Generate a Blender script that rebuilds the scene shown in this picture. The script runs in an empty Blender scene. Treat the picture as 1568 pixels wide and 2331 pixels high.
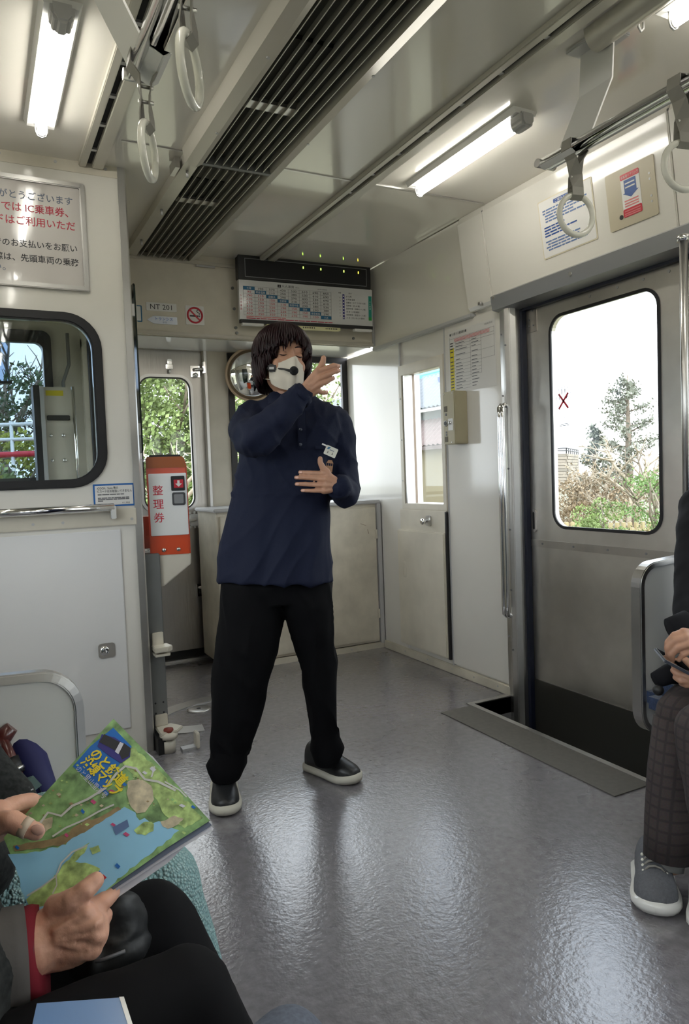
import bpy, bmesh, math, random
from mathutils import Vector, Matrix, noise
random.seed(7)
S = bpy.context.scene
COL = S.collection
# ------------------------------------------------------------------ camera
YAW, PIT, ROL, FPX, CAMH = 0.4736737, -0.0519546, -0.0372300, 1627.52, 1.15
def _axes():
    cy, sy, cp, sp = math.cos(YAW), math.sin(YAW), math.cos(PIT), math.sin(PIT)
    f = Vector((sy*cp, cy*cp, sp)); r = Vector((cy, -sy, 0)); u = r.cross(f)
    cr, sr = math.cos(ROL), math.sin(ROL)
    return cr*r + sr*u, cr*u - sr*r, f
AR, AU, AD = _axes()
CAM = Vector((0, 0, CAMH))
cd = bpy.data.cameras.new('camera'); co = bpy.data.objects.new('camera', cd); COL.objects.link(co)
m3 = Matrix((AR, AU, -AD)).transposed()
co.matrix_world = Matrix.Translation(CAM) @ m3.to_4x4()
cd.sensor_fit = 'HORIZONTAL'; cd.sensor_width = 36; cd.lens = FPX/1568*36; cd.clip_start = 0.02; cd.clip_end = 300
S.camera = co
# ------------------------------------------------------------------ world: bright overcast sky
W = bpy.data.worlds.new('sky'); S.world = W; W.use_nodes = True
nt = W.node_tree; nt.nodes.clear()
wo = nt.nodes.new('ShaderNodeOutputWorld'); wb = nt.nodes.new('ShaderNodeBackground')
tc = nt.nodes.new('ShaderNodeTexCoord'); nz = nt.nodes.new('ShaderNodeTexNoise'); cr = nt.nodes.new('ShaderNodeValToRGB')
nz.inputs['Scale'].default_value = 2.5; nz.inputs['Detail'].default_value = 5
cr.color_ramp.elements[0].position = .35; cr.color_ramp.elements[0].color = (.72, .82, 1, 1)
cr.color_ramp.elements[1].position = .6; cr.color_ramp.elements[1].color = (1, 1, 1, 1)
nt.links.new(tc.outputs['Generated'], nz.inputs['Vector']); nt.links.new(nz.outputs['Fac'], cr.inputs['Fac'])
nt.links.new(cr.outputs['Color'], wb.inputs['Color']); nt.links.new(wb.outputs['Background'], wo.inputs['Surface'])
wb.inputs['Strength'].default_value = 2.15
sun = bpy.data.lights.new('sun', 'SUN'); sun.energy = 0.8; sun.angle = math.radians(25); sun.color = (1, .96, .9)
so = bpy.data.objects.new('sun', sun); COL.objects.link(so); so.rotation_euler = (math.radians(38), math.radians(12), math.radians(20))
# ------------------------------------------------------------------ view
V = S.view_settings
V.view_transform = 'Standard'; V.look = 'None'; V.gamma = 1; V.use_curve_mapping = False; V.exposure = 1.2
try:
    C = S.cycles
    C.use_denoising = True; C.max_bounces = 9; C.diffuse_bounces = 5; C.glossy_bounces = 4; C.transparent_max_bounces = 12
    C.caustics_reflective = False; C.caustics_refractive = False; C.sample_clamp_indirect = 6
except Exception:
    pass
# ------------------------------------------------------------------ materials
def srgb(r, g, b):
    f = lambda c: c/12.92 if c <= .04045 else ((c+.055)/1.055)**2.4
    return (f(r/255), f(g/255), f(b/255), 1)
MATS = {}
def mat(name, col, rough=.5, metal=0, spec=.5, noise_amt=0, noise_scale=8, bump=0, bump_scale=40, stretch=None, coat=0, sheen=0, coatrough=.1, sss=0):
    if name in MATS: return MATS[name]
    m = bpy.data.materials.new(name); m.use_nodes = True; MATS[name] = m
    n, l = m.node_tree.nodes, m.node_tree.links
    p = n['Principled BSDF']
    p.inputs['Base Color'].default_value = col if len(col) == 4 else (*col, 1)
    p.inputs['Roughness'].default_value = rough; p.inputs['Metallic'].default_value = metal
    p.inputs['Specular IOR Level'].default_value = spec; p.inputs['Coat Weight'].default_value = coat
    p.inputs['Coat Roughness'].default_value = coatrough; p.inputs['Sheen Weight'].default_value = sheen
    if sss:
        p.inputs['Subsurface Weight'].default_value = sss; p.inputs['Subsurface Radius'].default_value = (.01, .004, .002)
        p.inputs['Subsurface Scale'].default_value = .5
    t = n.new('ShaderNodeTexCoord'); mp = n.new('ShaderNodeMapping'); l.new(t.outputs['Object'], mp.inputs['Vector'])
    if stretch: mp.inputs['Scale'].default_value = stretch
    if noise_amt:
        z = n.new('ShaderNodeTexNoise'); z.inputs['Scale'].default_value = noise_scale; z.inputs['Detail'].default_value = 6
        l.new(mp.outputs['Vector'], z.inputs['Vector'])
        r = n.new('ShaderNodeValToRGB'); l.new(z.outputs['Fac'], r.inputs['Fac'])
        a = noise_amt
        r.color_ramp.elements[0].position = .3; r.color_ramp.elements[1].position = .7
        r.color_ramp.elements[0].color = (*[max(0, c*(1-a)) for c in col[:3]], 1)
        r.color_ramp.elements[1].color = (*[min(1, c*(1+a)) for c in col[:3]], 1)
        l.new(r.outputs['Color'], p.inputs['Base Color'])
    if bump:
        z = n.new('ShaderNodeTexNoise'); z.inputs['Scale'].default_value = bump_scale; z.inputs['Detail'].default_value = 4
        l.new(mp.outputs['Vector'], z.inputs['Vector'])
        b = n.new('ShaderNodeBump'); b.inputs['Strength'].default_value = bump; b.inputs['Distance'].default_value = .01
        l.new(z.outputs['Fac'], b.inputs['Height']); l.new(b.outputs['Normal'], p.inputs['Normal'])
    return m
def emit(name, col, strength):
    m = bpy.data.materials.new(name); m.use_nodes = True; n = m.node_tree.nodes; n.clear()
    o = n.new('ShaderNodeOutputMaterial'); e = n.new('ShaderNodeEmission')
    e.inputs['Color'].default_value = (*col[:3], 1); e.inputs['Strength'].default_value = strength
    m.node_tree.links.new(e.outputs[0], o.inputs[0]); MATS[name] = m; return m
def glass(name, tint, refl=1.0):
    m = bpy.data.materials.new(name); m.use_nodes = True; n, l = m.node_tree.nodes, m.node_tree.links; n.clear()
    o = n.new('ShaderNodeOutputMaterial'); tr = n.new('ShaderNodeBsdfTransparent'); g = n.new('ShaderNodeBsdfGlossy')
    mx = n.new('ShaderNodeMixShader'); fr = n.new('ShaderNodeLayerWeight'); pw = n.new('ShaderNodeMath'); pw.operation = 'POWER'; mu = n.new('ShaderNodeMath'); mu.operation = 'MULTIPLY_ADD'
    pw.inputs[1].default_value = 4; mu.inputs[1].default_value = .8*refl; mu.inputs[2].default_value = .03*refl; g.inputs['Roughness'].default_value = .02
    tr.inputs['Color'].default_value = (*tint, 1)
    l.new(fr.outputs['Facing'], pw.inputs[0]); l.new(pw.outputs[0], mu.inputs[0]); l.new(mu.outputs[0], mx.inputs[0]); l.new(tr.outputs[0], mx.inputs[1]); l.new(g.outputs[0], mx.inputs[2]); l.new(mx.outputs[0], o.inputs[0])
    MATS[name] = m; return m
M = MATS
mat('panel', (.70, .68, .63), .16, spec=.5, coat=.6, coatrough=.06, noise_amt=.03, noise_scale=2)      # melamine wall panels
mat('ceiling', (.70, .675, .61), .13, coat=.8, coatrough=.05, bump=.03, bump_scale=1.5)
mat('cream', (.60, .56, .47), .4, noise_amt=.10, noise_scale=5, bump=.05, bump_scale=30)
mat('creamdirty', (.58, .54, .45), .45, noise_amt=.16, noise_scale=7, bump=.1, bump_scale=18)
mat('boxbeige', (.40, .36, .24), .45, noise_amt=.05)
mat('white', (.72, .72, .70), .3)
mat('whitegloss', (.75, .75, .73), .15, coat=.5)
mat('steel', (.50, .475, .44), .34, metal=1, noise_amt=.16, noise_scale=4, bump=.12, bump_scale=60, stretch=(1, 1, .12))
mat('steeldoor', (.60, .575, .53), .36, metal=.95, noise_amt=.18, noise_scale=3, bump=.16, bump_scale=5)
mat('alu', (.58, .57, .55), .33, metal=1, noise_amt=.06)
mat('aludull', (.50, .50, .50), .5, metal=.7)
mat('chrome', (.80, .80, .80), .07, metal=1)
mat('grey', (.22, .225, .235), .5)
mat('greypost', (.20, .205, .20), .5, metal=.3, noise_amt=.05)
mat('ltgrey', (.45, .45, .45), .4)
mat('black', (.008, .008, .009), .5)
mat('rubber', (.010, .010, .012), .35)
mat('navyseal', (.006, .009, .024), .5)
mat('darkgreen', (.006, .016, .010), .15)
mat('void', (.012, .012, .014), .8)
mat('orange', srgb(205, 72, 26), .3, coat=.3)
mat('orangetop', srgb(158, 84, 34), .4)
mat('red', srgb(190, 30, 50), .4)
mat('redtext', srgb(180, 40, 62), .5)
mat('redfaint', srgb(205, 120, 120), .5)
mat('blue', srgb(40, 78, 145), .4)
mat('bluefaint', srgb(95, 120, 165), .5)
mat('tealblue', srgb(28, 100, 140), .5)
mat('teal', srgb(20, 140, 125), .5)
mat('green', srgb(40, 150, 70), .5)
mat('ink', (.02, .02, .024), .5)
mat('inkgrey', (.12, .12, .13), .5)
mat('greyblue', srgb(95, 105, 125), .5)
mat('paper', (.70, .69, .67), .5)
mat('posterpaper', (.60, .57, .55), .12, coat=1, coatrough=.03)
mat('yellow', srgb(205, 190, 20), .5)
mat('strapgrey', srgb(135, 132, 126), .45)
mat('ring', (.72, .71, .64), .2, coat=.5)
mat('tan', srgb(188, 165, 138), .35)
mat('brownwood', srgb(120, 84, 60), .5)
mat('mirror', (.85, .86, .85), .02, metal=1)
mat('seatblue', srgb(36, 54, 86), .9, sheen=.3, noise_amt=.3, noise_scale=60, bump=.3, bump_scale=200)
mat('seatpanel', (.74, .74, .71), .35, coat=.3)
emit('tube', (1, .965, .87), 12.0)
emit('ledg', (.55, 1, .1), 2.0)
emit('ledy', (1, .8, .05), 2.0)
glass('glass', (.96, .98, .97)); glass('glasscab', (.88, .92, .92)); glass('glassfront', (.50, .56, .62), 1.2); glass('clearplastic', (.93, .93, .93), 1.5)
# floor: grey vinyl with fine pebbled gloss
fm = mat('floor', (.105, .098, .104), .30, spec=.6, coat=1.0, coatrough=.17)
n, l = fm.node_tree.nodes, fm.node_tree.links; p = n['Principled BSDF']
t = n.new('ShaderNodeTexCoord')
def _nz(sc, det):
    z = n.new('ShaderNodeTexNoise'); z.inputs['Scale'].default_value = sc; z.inputs['Detail'].default_value = det
    l.new(t.outputs['Object'], z.inputs['Vector']); return z
za = _nz(40, 8); zb = _nz(2.2, 4); zc = _nz(95, 4); zd = _nz(38, 3)
r = n.new('ShaderNodeValToRGB'); l.new(za.outputs['Fac'], r.inputs['Fac'])
r.color_ramp.elements[0].position = .25; r.color_ramp.elements[0].color = (.135, .128, .140, 1)
r.color_ramp.elements[1].position = .75; r.color_ramp.elements[1].color = (.225, .214, .232, 1)
r2 = n.new('ShaderNodeValToRGB'); l.new(zb.outputs['Fac'], r2.inputs['Fac'])
r2.color_ramp.elements[0].position = .3; r2.color_ramp.elements[0].color = (.22, .22, .22, 1)
r2.color_ramp.elements[1].position = .7; r2.color_ramp.elements[1].color = (.33, .33, .33, 1)
l.new(r.outputs['Color'], p.inputs['Base Color']); l.new(r2.outputs['Color'], p.inputs['Roughness'])
ad = n.new('ShaderNodeMath'); ad.operation = 'ADD'; l.new(zc.outputs['Fac'], ad.inputs[0]); l.new(zd.outputs['Fac'], ad.inputs[1])
b = n.new('ShaderNodeBump'); b.inputs['Strength'].default_value = .15; b.inputs['Distance'].default_value = .006
l.new(ad.outputs[0], b.inputs['Height']); l.new(b.outputs['Normal'], p.inputs['Normal']); l.new(b.outputs['Normal'], p.inputs['Coat Normal'])
# ------------------------------------------------------------------ mesh helpers
class MB:
    def __init__(s): s.v = []; s.f = []; s.sm = []
    def add(s, vs, fs, smooth=False):
        o = len(s.v); s.v += [tuple(v) for v in vs]; s.f += [tuple(i+o for i in f) for f in fs]; s.sm += [smooth]*len(fs); return s
    def box(s, x0, x1, y0, y1, z0, z1):
        x0, x1 = sorted((x0, x1)); y0, y1 = sorted((y0, y1)); z0, z1 = sorted((z0, z1))
        return s.add([(x0,y0,z0),(x1,y0,z0),(x1,y1,z0),(x0,y1,z0),(x0,y0,z1),(x1,y0,z1),(x1,y1,z1),(x0,y1,z1)],
            [(3,2,1,0),(4,5,6,7),(0,1,5,4),(1,2,6,5),(2,3,7,6),(3,0,4,7)])
    def obox(s, c, a, b, d):     # centre and three half-axis vectors
        c, a, b, d = Vector(c), Vector(a), Vector(b), Vector(d)
        vs = [c + i*a + j*b + k*d for k in (-1, 1) for (i, j) in ((-1,-1),(1,-1),(1,1),(-1,1))]
        return s.add(vs, [(3,2,1,0),(4,5,6,7),(0,1,5,4),(1,2,6,5),(2,3,7,6),(3,0,4,7)])
    def prism(s, poly, fn, w0, w1, smooth=False):  # poly of (u,v), fn(u,v,w)->xyz
        n = len(poly); vs = [fn(u, v, w0) for u, v in poly] + [fn(u, v, w1) for u, v in poly]
        fs = [tuple(range(n))[::-1], tuple(range(n, 2*n))] + [(i, (i+1) % n, (i+1) % n+n, i+n) for i in range(n)]
        return s.add(vs, fs, smooth)
    def rings(s, rings, cap=True, closed=True, smooth=True):
        n = len(rings[0]); vs = [p for r in rings for p in r]; fs = []
        for k in range(len(rings)-1):
            for i in range(n if closed else n-1):
                j = (i+1) % n; fs.append((k*n+i, k*n+j, (k+1)*n+j, (k+1)*n+i))
        s.add(vs, fs, smooth)
        if cap and closed:
            o = len(s.v)-len(vs); s.f.append(tuple(range(o+n-1, o-1, -1))); s.sm.append(False)
            o2 = o+(len(rings)-1)*n; s.f.append(tuple(range(o2, o2+n))); s.sm.append(False)
        return s
    def tube(s, path, r, n=10, closed=False, side=None, rb=None):
        P = [Vector(p) for p in path]; m = len(P); R = r if isinstance(r, (list, tuple)) else [r]*m
        RB = R if rb is None else (rb if isinstance(rb, (list, tuple)) else [rb]*m)
        rs = []; prev = Vector(side) if side else None
        for i in range(m):
            if closed: tg = P[(i+1) % m]-P[i-1]
            else: tg = P[min(i+1, m-1)]-P[max(i-1, 0)]
            tg.normalize()
            if prev is None: prev = tg.orthogonal()
            ref = Vector(side) if side else prev
            a = ref - tg*ref.dot(tg)
            if a.length < 1e-5: a = tg.orthogonal()
            a.normalize(); prev = a; b = tg.cross(a)
            rs.append([P[i] + a*R[i]*math.cos(2*math.pi*k/n) + b*RB[i]*math.sin(2*math.pi*k/n) for k in range(n)])
        if closed: rs.append(rs[0]); return s.rings(rs, cap=False)
        return s.rings(rs)
    def cyl(s, p0, p1, r, n=16, r1=None):
        return s.tube([p0, p1], [r, r if r1 is None else r1], n)
    def ball(s, c, r, n=14, m=8, axes=None):
        c = Vector(c); r = (r, r, r) if not isinstance(r, (tuple, list)) else r
        A = axes or (Vector((1,0,0)), Vector((0,1,0)), Vector((0,0,1)))
        rs = []
        for j in range(m+1):
            t = math.pi*(j/m)*.998+.003
            rs.append([c + A[0]*r[0]*math.sin(t)*math.cos(2*math.pi*k/n) + A[1]*r[1]*math.sin(t)*math.sin(2*math.pi*k/n) - A[2]*r[2]*math.cos(t) for k in range(n)])
        return s.rings(rs)
    def lathe(s, prof, c, ax=(0,0,1), n=24):  # prof (r, h)
        ax = Vector(ax).normalized(); a = ax.orthogonal().normalized(); b = ax.cross(a); c = Vector(c)
        return s.rings([[c + ax*h + a*max(r, 1e-4)*math.cos(2*math.pi*k/n) + b*max(r, 1e-4)*math.sin(2*math.pi*k/n) for k in range(n)] for r, h in prof])
    def build(s, name, material, parent=None, bevel=0, shade=None):
        me = bpy.data.meshes.new(name); me.from_pydata(s.v, [], s.f)
        sm = s.sm if shade is None else [shade]*len(s.f)
        me.polygons.foreach_set('use_smooth', sm)
        bm = bmesh.new(); bm.from_mesh(me); bmesh.ops.recalc_face_normals(bm, faces=bm.faces)
        if bevel: bmesh.ops.bevel(bm, geom=[e for e in bm.edges if len(e.link_faces) == 2 and e.calc_face_angle(0) > .6], offset=bevel, segments=2, affect='EDGES', clamp_overlap=True)
        bm.to_mesh(me); bm.free(); me.update()
        return link(name, me, material, parent)
def link(name, me, material, parent=None):
    o = bpy.data.objects.new(name, me); COL.objects.link(o)
    me.materials.clear(); me.materials.append(M[material] if isinstance(material, str) else material)
    if parent is not None: adopt(o, parent)
    return o
def adopt(o, parent):
    o.parent = parent; o.matrix_parent_inverse = Matrix.Translation(parent.location).inverted() if parent.type == 'EMPTY' else Matrix()
def thing(name, label, cat, loc=(0,0,0), group=None, kind=None):
    o = bpy.data.objects.new(name, None); COL.objects.link(o); o.location = loc; o.empty_display_size = .05
    tag(o, label, cat, group, kind); return o
def tag(o, label=None, cat=None, group=None, kind=None):
    if label: o['label'] = label
    if cat: o['category'] = cat
    if group: o['group'] = group
    if kind: o['kind'] = kind
    return o
def struct(o, label=None, cat=None):
    o['kind'] = 'structure'
    if label: o['label'] = label; o['category'] = cat
    return o
def copy_tree(o, parent=None, delta=None):
    c = o.copy(); COL.objects.link(c)
    if parent is not None: c.parent = parent
    for ch in list(o.children): copy_tree(ch, c)
    return c
def rrect(x0, x1, y0, y1, r, k=8):
    pts = []
    for cx, cy, a0 in ((x1-r, y1-r, 0), (x0+r, y1-r, 90), (x0+r, y0+r, 180), (x1-r, y0+r, 270)):
        for i in range(k+1):
            a = math.radians(a0+90*i/k); pts.append((cx+r*math.cos(a), cy+r*math.sin(a)))
    return pts
def _hit(poly, cx, cy, a):
    dx, dy = math.cos(a), math.sin(a); best = None
    for i in range(len(poly)):
        x1, y1 = poly[i]; x2, y2 = poly[(i+1) % len(poly)]; ex, ey = x2-x1, y2-y1
        d = dx*ey-dy*ex
        if abs(d) < 1e-12: continue
        t = ((x1-cx)*ey-(y1-cy)*ex)/d; u = ((x1-cx)*dy-(y1-cy)*dx)/d
        if t > 0 and -1e-6 <= u <= 1+1e-6: best = t if best is None else min(best, t)
    return (cx+dx*best, cy+dy*best)
def ringplate(mb, outer, inner, fn, w0, w1):   # plate with a hole: outer, inner loops star-shaped about inner's middle
    cx = sum(p[0] for p in inner)/len(inner); cy = sum(p[1] for p in inner)/len(inner)
    an = sorted(set([round(math.atan2(y-cy, x-cx), 5) for x, y in outer+inner]))
    O = [_hit(outer, cx, cy, a) for a in an]; I = [_hit(inner, cx, cy, a) for a in an]; n = len(an)
    vs = [fn(*p, w0) for p in O]+[fn(*p, w0) for p in I]+[fn(*p, w1) for p in O]+[fn(*p, w1) for p in I]; fs = []
    for i in range(n):
        j = (i+1) % n
        fs += [(i, j, n+j, n+i), (2*n+i, 3*n+i, 3*n+j, 2*n+j), (i, 2*n+i, 2*n+j, j), (n+i, n+j, 3*n+j, 3*n+i)]
    return mb.add(vs, fs)
def rect(x0, x1, y0, y1): return [(x0,y0),(x1,y0),(x1,y1),(x0,y1)]
XP = lambda u, v, w: (w, u, v)     # plane x = w, (u,v) = (y,z)
YP = lambda u, v, w: (u, w, v)     # plane y = w, (u,v) = (x,z)
ZP = lambda u, v, w: (u, v, w)
_txt = {}
def text(name, body, size, material, parent, o, ax, ay, align='LEFT', bold=0, sx=1.0):
    """flat lettering: o origin of the baseline, ax reading direction, ay up"""
    key = (body, align, bold)
    if key not in _txt:
        cu = bpy.data.curves.new('t', 'FONT'); cu.body = body; cu.align_x = align; cu.size = 1; cu.resolution_u = 2; cu.offset = bold
        ob = bpy.data.objects.new('t', cu); COL.objects.link(ob)
        dg = bpy.context.evaluated_depsgraph_get()
        _txt[key] = bpy.data.meshes.new_from_object(ob.evaluated_get(dg)); bpy.data.objects.remove(ob); bpy.data.curves.remove(cu)
    me = _txt[key].copy(); ax, ay, o = Vector(ax).normalized(), Vector(ay).normalized(), Vector(o)
    for v in me.vertices: v.co = o + ax*(v.co.x*size*sx) + ay*(v.co.y*size)
    return link(name, me, material, parent)
def px(x, y, d): return CAM + (AD + AR*((x-784)/FPX) - AU*((y-1165.5)/FPX))*d    # point at a depth d before the camera
# ================================================================== the railcar shell
XL, XR, YB, YF, ZC = -.36, 2.36, -3.6, 4.50, 2.44
# ---- floor with a step well at the right door
mb = MB(); mb.box(XL, 2.10, YB, 4.56, -.08, 0); mb.box(2.10, 2.46, 2.80, 4.56, -.08, 0); mb.box(2.10, 2.46, YB, 1.74, -.08, 0)
floor = struct(mb.build('floor', 'floor'), 'grey speckled vinyl floor of the railcar', 'floor')
MB().box(2.10, 2.50, 1.74, 2.80, -.24, -.20).build('step_tread', 'grey', floor)
MB().box(2.09, 2.10, 1.74, 2.80, -.24, -.08).build('step_riser', 'black', floor)
for y0_, y1_ in ((2.80, 2.82), (1.72, 1.74)): MB().box(2.10, 2.50, y0_, y1_, -.24, -.001 if y0_ > 2 else -.08).build('step_side', 'grey', floor)
MB().box(2.42, 2.50, 2.70, 2.84, -.24, 1.95).build('door_pocket', 'greypost', floor)
mb = MB(); mb.box(2.085, 2.112, 1.74, 2.83, -.004, .005); mb.box(2.112, 2.36, 2.80, 2.83, -.004, .005)
mb.build('step_edging', 'alu', floor)
MB().box(1.905, 2.085, 1.745, 2.79, .0005, .004).build('tread_mat', mat('treadmat', (.125, .118, .105), .55, noise_amt=.1, noise_scale=50), floor)
# ---- ceiling
mb = MB(); mb.box(XL-.1, 2.46, YB, YF, ZC, ZC+.05)
ceil = struct(mb.build('ceiling', 'ceiling'), 'glossy off-white ceiling of the railcar', 'ceiling')
for y in (2.82, .2):
    for a, b in ((.56, .80), (1.20, 1.545), (1.64, 2.26)):
        MB().box(a, b, y-.005, y+.005, ZC-.004, ZC).build('joint_strip', 'alu', ceil)
# ---- longitudinal ceiling rails with a dark slot
for k, x0 in enumerate((.435, 1.545)):
    tr = MB(); tr.box(x0, x0+.028, YB, 4.06 if k else 3.06, ZC-.022, ZC); tr.box(x0+.050, x0+.095, YB, 4.06 if k else 3.06, ZC-.022, ZC)
    o = struct(tr.build('trim_%d' % (k+1), mat('railcream', (.52, .50, .44), .3, metal=.3), bevel=.003), ['aluminium slot rail on the ceiling running to the cab partition', 'aluminium slot rail on the ceiling ending at the fare display'][k], 'rail')
    MB().box(x0+.028, x0+.050, YB, 4.06 if k else 3.06, ZC-.004, ZC-.001).build('slot', 'void', o)
    d = MB().box(x0+.028, x0+.050, 0, .018, ZC-.012, ZC-.002).build('slot_bridge', 'aludull', o)
    y = .6
    while y < 3.0:
        c = d if y == .6 else d.copy()
        if c is not d: COL.objects.link(c)
        c.location.y = y; y += .21
# ---- central ventilation grille
vent = thing('ceiling_vent', 'long slatted ventilation grille along the middle of the ceiling', 'vent', (1.0, .2, ZC))
mb = MB(); mb.prism([(.785, ZC), (.795, 2.385), (.835, 2.375), (.862, 2.39), (.862, ZC)], lambda u, v, w: (u, w, v), YB, 2.80); mb.build('side_rail', 'railcream', vent)
mb = MB(); mb.prism([(.800, ZC), (.805, 2.405), (.855, 2.395), (.862, ZC)], lambda u, v, w: (u, w, v), 2.80, 4.07); mb.build('side_rail', 'railcream', vent)
mb = MB(); mb.prism([(1.205, ZC), (1.20, 2.415), (1.150, 2.395), (1.142, ZC)], lambda u, v, w: (u, w, v), YB, 4.07); mb.build('side_rail', 'railcream', vent)
MB().box(.862, 1.142, YB, 2.80, ZC-.006, ZC-.002).build('dark_cavity', mat('cavity', (.075, .073, .066), .6), vent); MB().box(.862, 1.142, 2.80, 4.07, ZC-.016, ZC-.004).build('dark_cavity', mat('cavity2', (.15, .147, .13), .5), vent)
for a, b in ((.3, .62), (1.15, 1.5), (1.95, 2.3), (3.0, 3.2)):
    MB().box(.87, 1.03, a, b, ZC-.020, ZC-.007).build('opening', 'black', vent)
    MB().box(.87, 1.06, b, b+.05, ZC-.032, ZC-.007).build('cross_bracket', 'alu', vent)
louv = mat('louvre', (.55, .53, .47), .35, metal=.5)
bl = None
for sgm, (y0, y1) in enumerate(((YB, 2.79), (2.83, 4.06))):
    for i in range(8):
        x = .882+i*.034
        MB().obox((x, (y0+y1)/2, 2.412), (.0016, 0, 0), (0, (y1-y0)/2, 0), (.006, 0, .017)).build('slat', louv, vent)
for x in (.83, 1.185):
    for y in (2.9, 3.35, 3.8, 2.5, 2.0):
        MB().cyl((x, y, 2.40), (x, y, 2.374 if x < 1 else 2.398), .006, 8).build('screw', 'aludull', vent)
MB().box(.855, 1.15, 2.795, 2.815, 2.395, ZC-.01).build('joint_clip', 'greypost', vent); MB().box(.772, .79, 2.86, 2.95, 2.39, 2.43).build('hinge_clip', 'alu', vent)
# ---- right wall
rw = MB()
ringplate(rw, rect(2.80, YF-.002, 0, 1.955), rect(3.33, 3.745, .955, 1.745), XP, XR, XR+.07)
wr = struct(rw.build('wall_right', 'panel'), 'glossy white side wall beside the sliding door', 'wall')
MB().box(XR-.012, XR, 2.81, 3.295, .06, 1.945).build('wall_panel', 'panel', wr)
MB().box(XR-.006, XR, 3.775, 4.058, .0, 1.945).build('wall_panel', 'panel', wr)
MB().box(XR-.014, XR+.001, 3.288, 3.30, 0, 1.945).build('cover_strip', 'ltgrey', wr)
MB().box(XR-.012, XR+.001, 3.765, 3.777, 1.75, 1.945).build('cover_strip', 'ltgrey', wr)
mb = MB(); mb.box(XR-.02, XR, 2.80, 4.058, 0, .05); mb.build('skirting', 'creamdirty', wr, bevel=.004)
for y in (2.9, 3.1, 3.3, 3.55, 3.8): MB().cyl((XR-.022, y, .028), (XR-.018, y, .028), .005, 8).build('screw', 'aludull', wr)
mb = MB(); mb.box(XR-.035, XR, 3.02, 4.06, 1.94, 1.962); mb.build('dado_trim', 'ltgrey', wr, bevel=.004)
# upper cove
mb = MB(); prof = [(2.354, 1.96), (2.353, 2.1), (2.351, 2.24), (2.345, 2.33), (2.328, 2.395), (2.29, 2.436)]
mb.rings([[(x, y, z) for x, z in prof] for y in (3.0, 4.10)], cap=False, closed=False); mb.add([(2.46, 3.0, 1.96), (2.46, 4.1, 1.96), (2.46, 4.1, 2.5), (2.46, 3.0, 2.5)], [(0, 1, 2, 3)])
struct(mb.build('trim_4', 'ceiling'), 'curved white cove above the side window', 'cove')
# wall behind the seats with windows out of the frame (they let the daylight in)
for side, x0, x1 in (('right', XR, XR+.07), ('left', XL-.07, XL)):
    mb = MB(); edges = [(-3.6, -2.3), (-2.3, -1.0), (-1.0, .3), (.3, 1.62)] if side == 'right' else [(-3.6, -2.3), (-2.3, -1.0), (-1.0, .3), (.3, 1.65)]
    for a, b in edges: ringplate(mb, rect(a, b, 0, 2.0), rrect(a+.14, b-.14, .86, 1.80, .08), XP, x0, x1)
    if side == 'right': mb.box(x0, x1, 1.62, 1.74, 0, 2.0)
    else:
        ringplate(mb, rect(1.65, 2.75, 0, 2.0), rrect(1.85, 2.55, .86, 1.84, .08), XP, x0, x1)
        mb.box(x0, x1, 2.75, 3.07, 0, 2.44); mb.box(x0, x1, YB, 2.75, 2.0, 2.44)
        ringplate(mb, rect(3.07, YF+.06, 0, 2.44), rrect(3.35, 4.2, 1.0, 1.85, .08), XP, x0, x1)
    w = struct(mb.build('wall_%s' % ('right' if side == 'right' else 'left'), 'panel'), 'white side wall with windows behind the %s bench' % side, 'wall')
    for a, b in edges: MB().prism(rrect(a+.13, b-.13, .85, 1.81, .08), XP, (x0+x1)/2-.003, (x0+x1)/2+.003).build('pane', 'glass', w)
    if side == 'left': MB().prism(rrect(1.84, 2.56, .85, 1.85, .08), XP, -.398, -.392).build('pane', 'glass', w); MB().prism(rrect(3.34, 4.21, .99, 1.86, .08), XP, -.398, -.392).build('pane', 'glass', w)
mb = MB(); ringplate(mb, rect(XL-.1, XR+.1, 0, 2.5), rrect(.6, 1.4, .2, 1.9, .06), YP, YB-.06, YB)
struct(mb.build('wall_back', 'panel'), 'white rear end wall of the railcar', 'wall')
MB().prism(rrect(.58, 1.42, .18, 1.92, .06), YP, YB-.04, YB-.03).build('pane', mat('gangway', (.3, .3, .3), .4), bpy.data.objects['wall_back'])
# ---- door head panel above the right door
dh = thing('door_header', 'slanted white equipment cover above the sliding door', 'panel', (2.3, 2.4, 1.97), kind='structure')
bn = [-3.6, -1.0, .3, 1.78, 2.835, 3.037]
for i in range(5):
    a, b = bn[i]+.002, bn[i+1]-.002
    MB().prism([(2.262, 2.40), (2.318, 1.985), (2.335, 1.966), (2.47, 1.966), (2.47, 2.44), (2.28, 2.44)], lambda u, v, w: (u, w, v), a, b).build('cover_panel', 'panel', dh, bevel=.004)
mb = MB(); mb.box(2.268, 2.30, YB, 3.03, 2.395, 2.412); mb.build('gutter', mat('gutter', (.10, .10, .10), .5), dh)
mb = MB(); mb.prism([(2.316, 2.005), (2.30, 1.995), (2.31, 1.93), (2.40, 1.915), (2.40, 2.005)], lambda u, v, w: (u, w, v), 1.0, 2.83); mb.build('header_rail', mat('headgrey', (.30, .305, .315), .35, metal=.5), dh)
mb = MB(); mb.box(2.385, 2.41, 1.70, 2.71, 1.905, 1.925); mb.build('seal', 'navyseal', dh)
for y, z in ((2.92, 1.985), (2.81, 1.988), (2.3, 1.97)): MB().cyl((2.325, y, z), (2.30, y, z), .009, 10).build('bolt', 'alu', dh)
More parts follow.
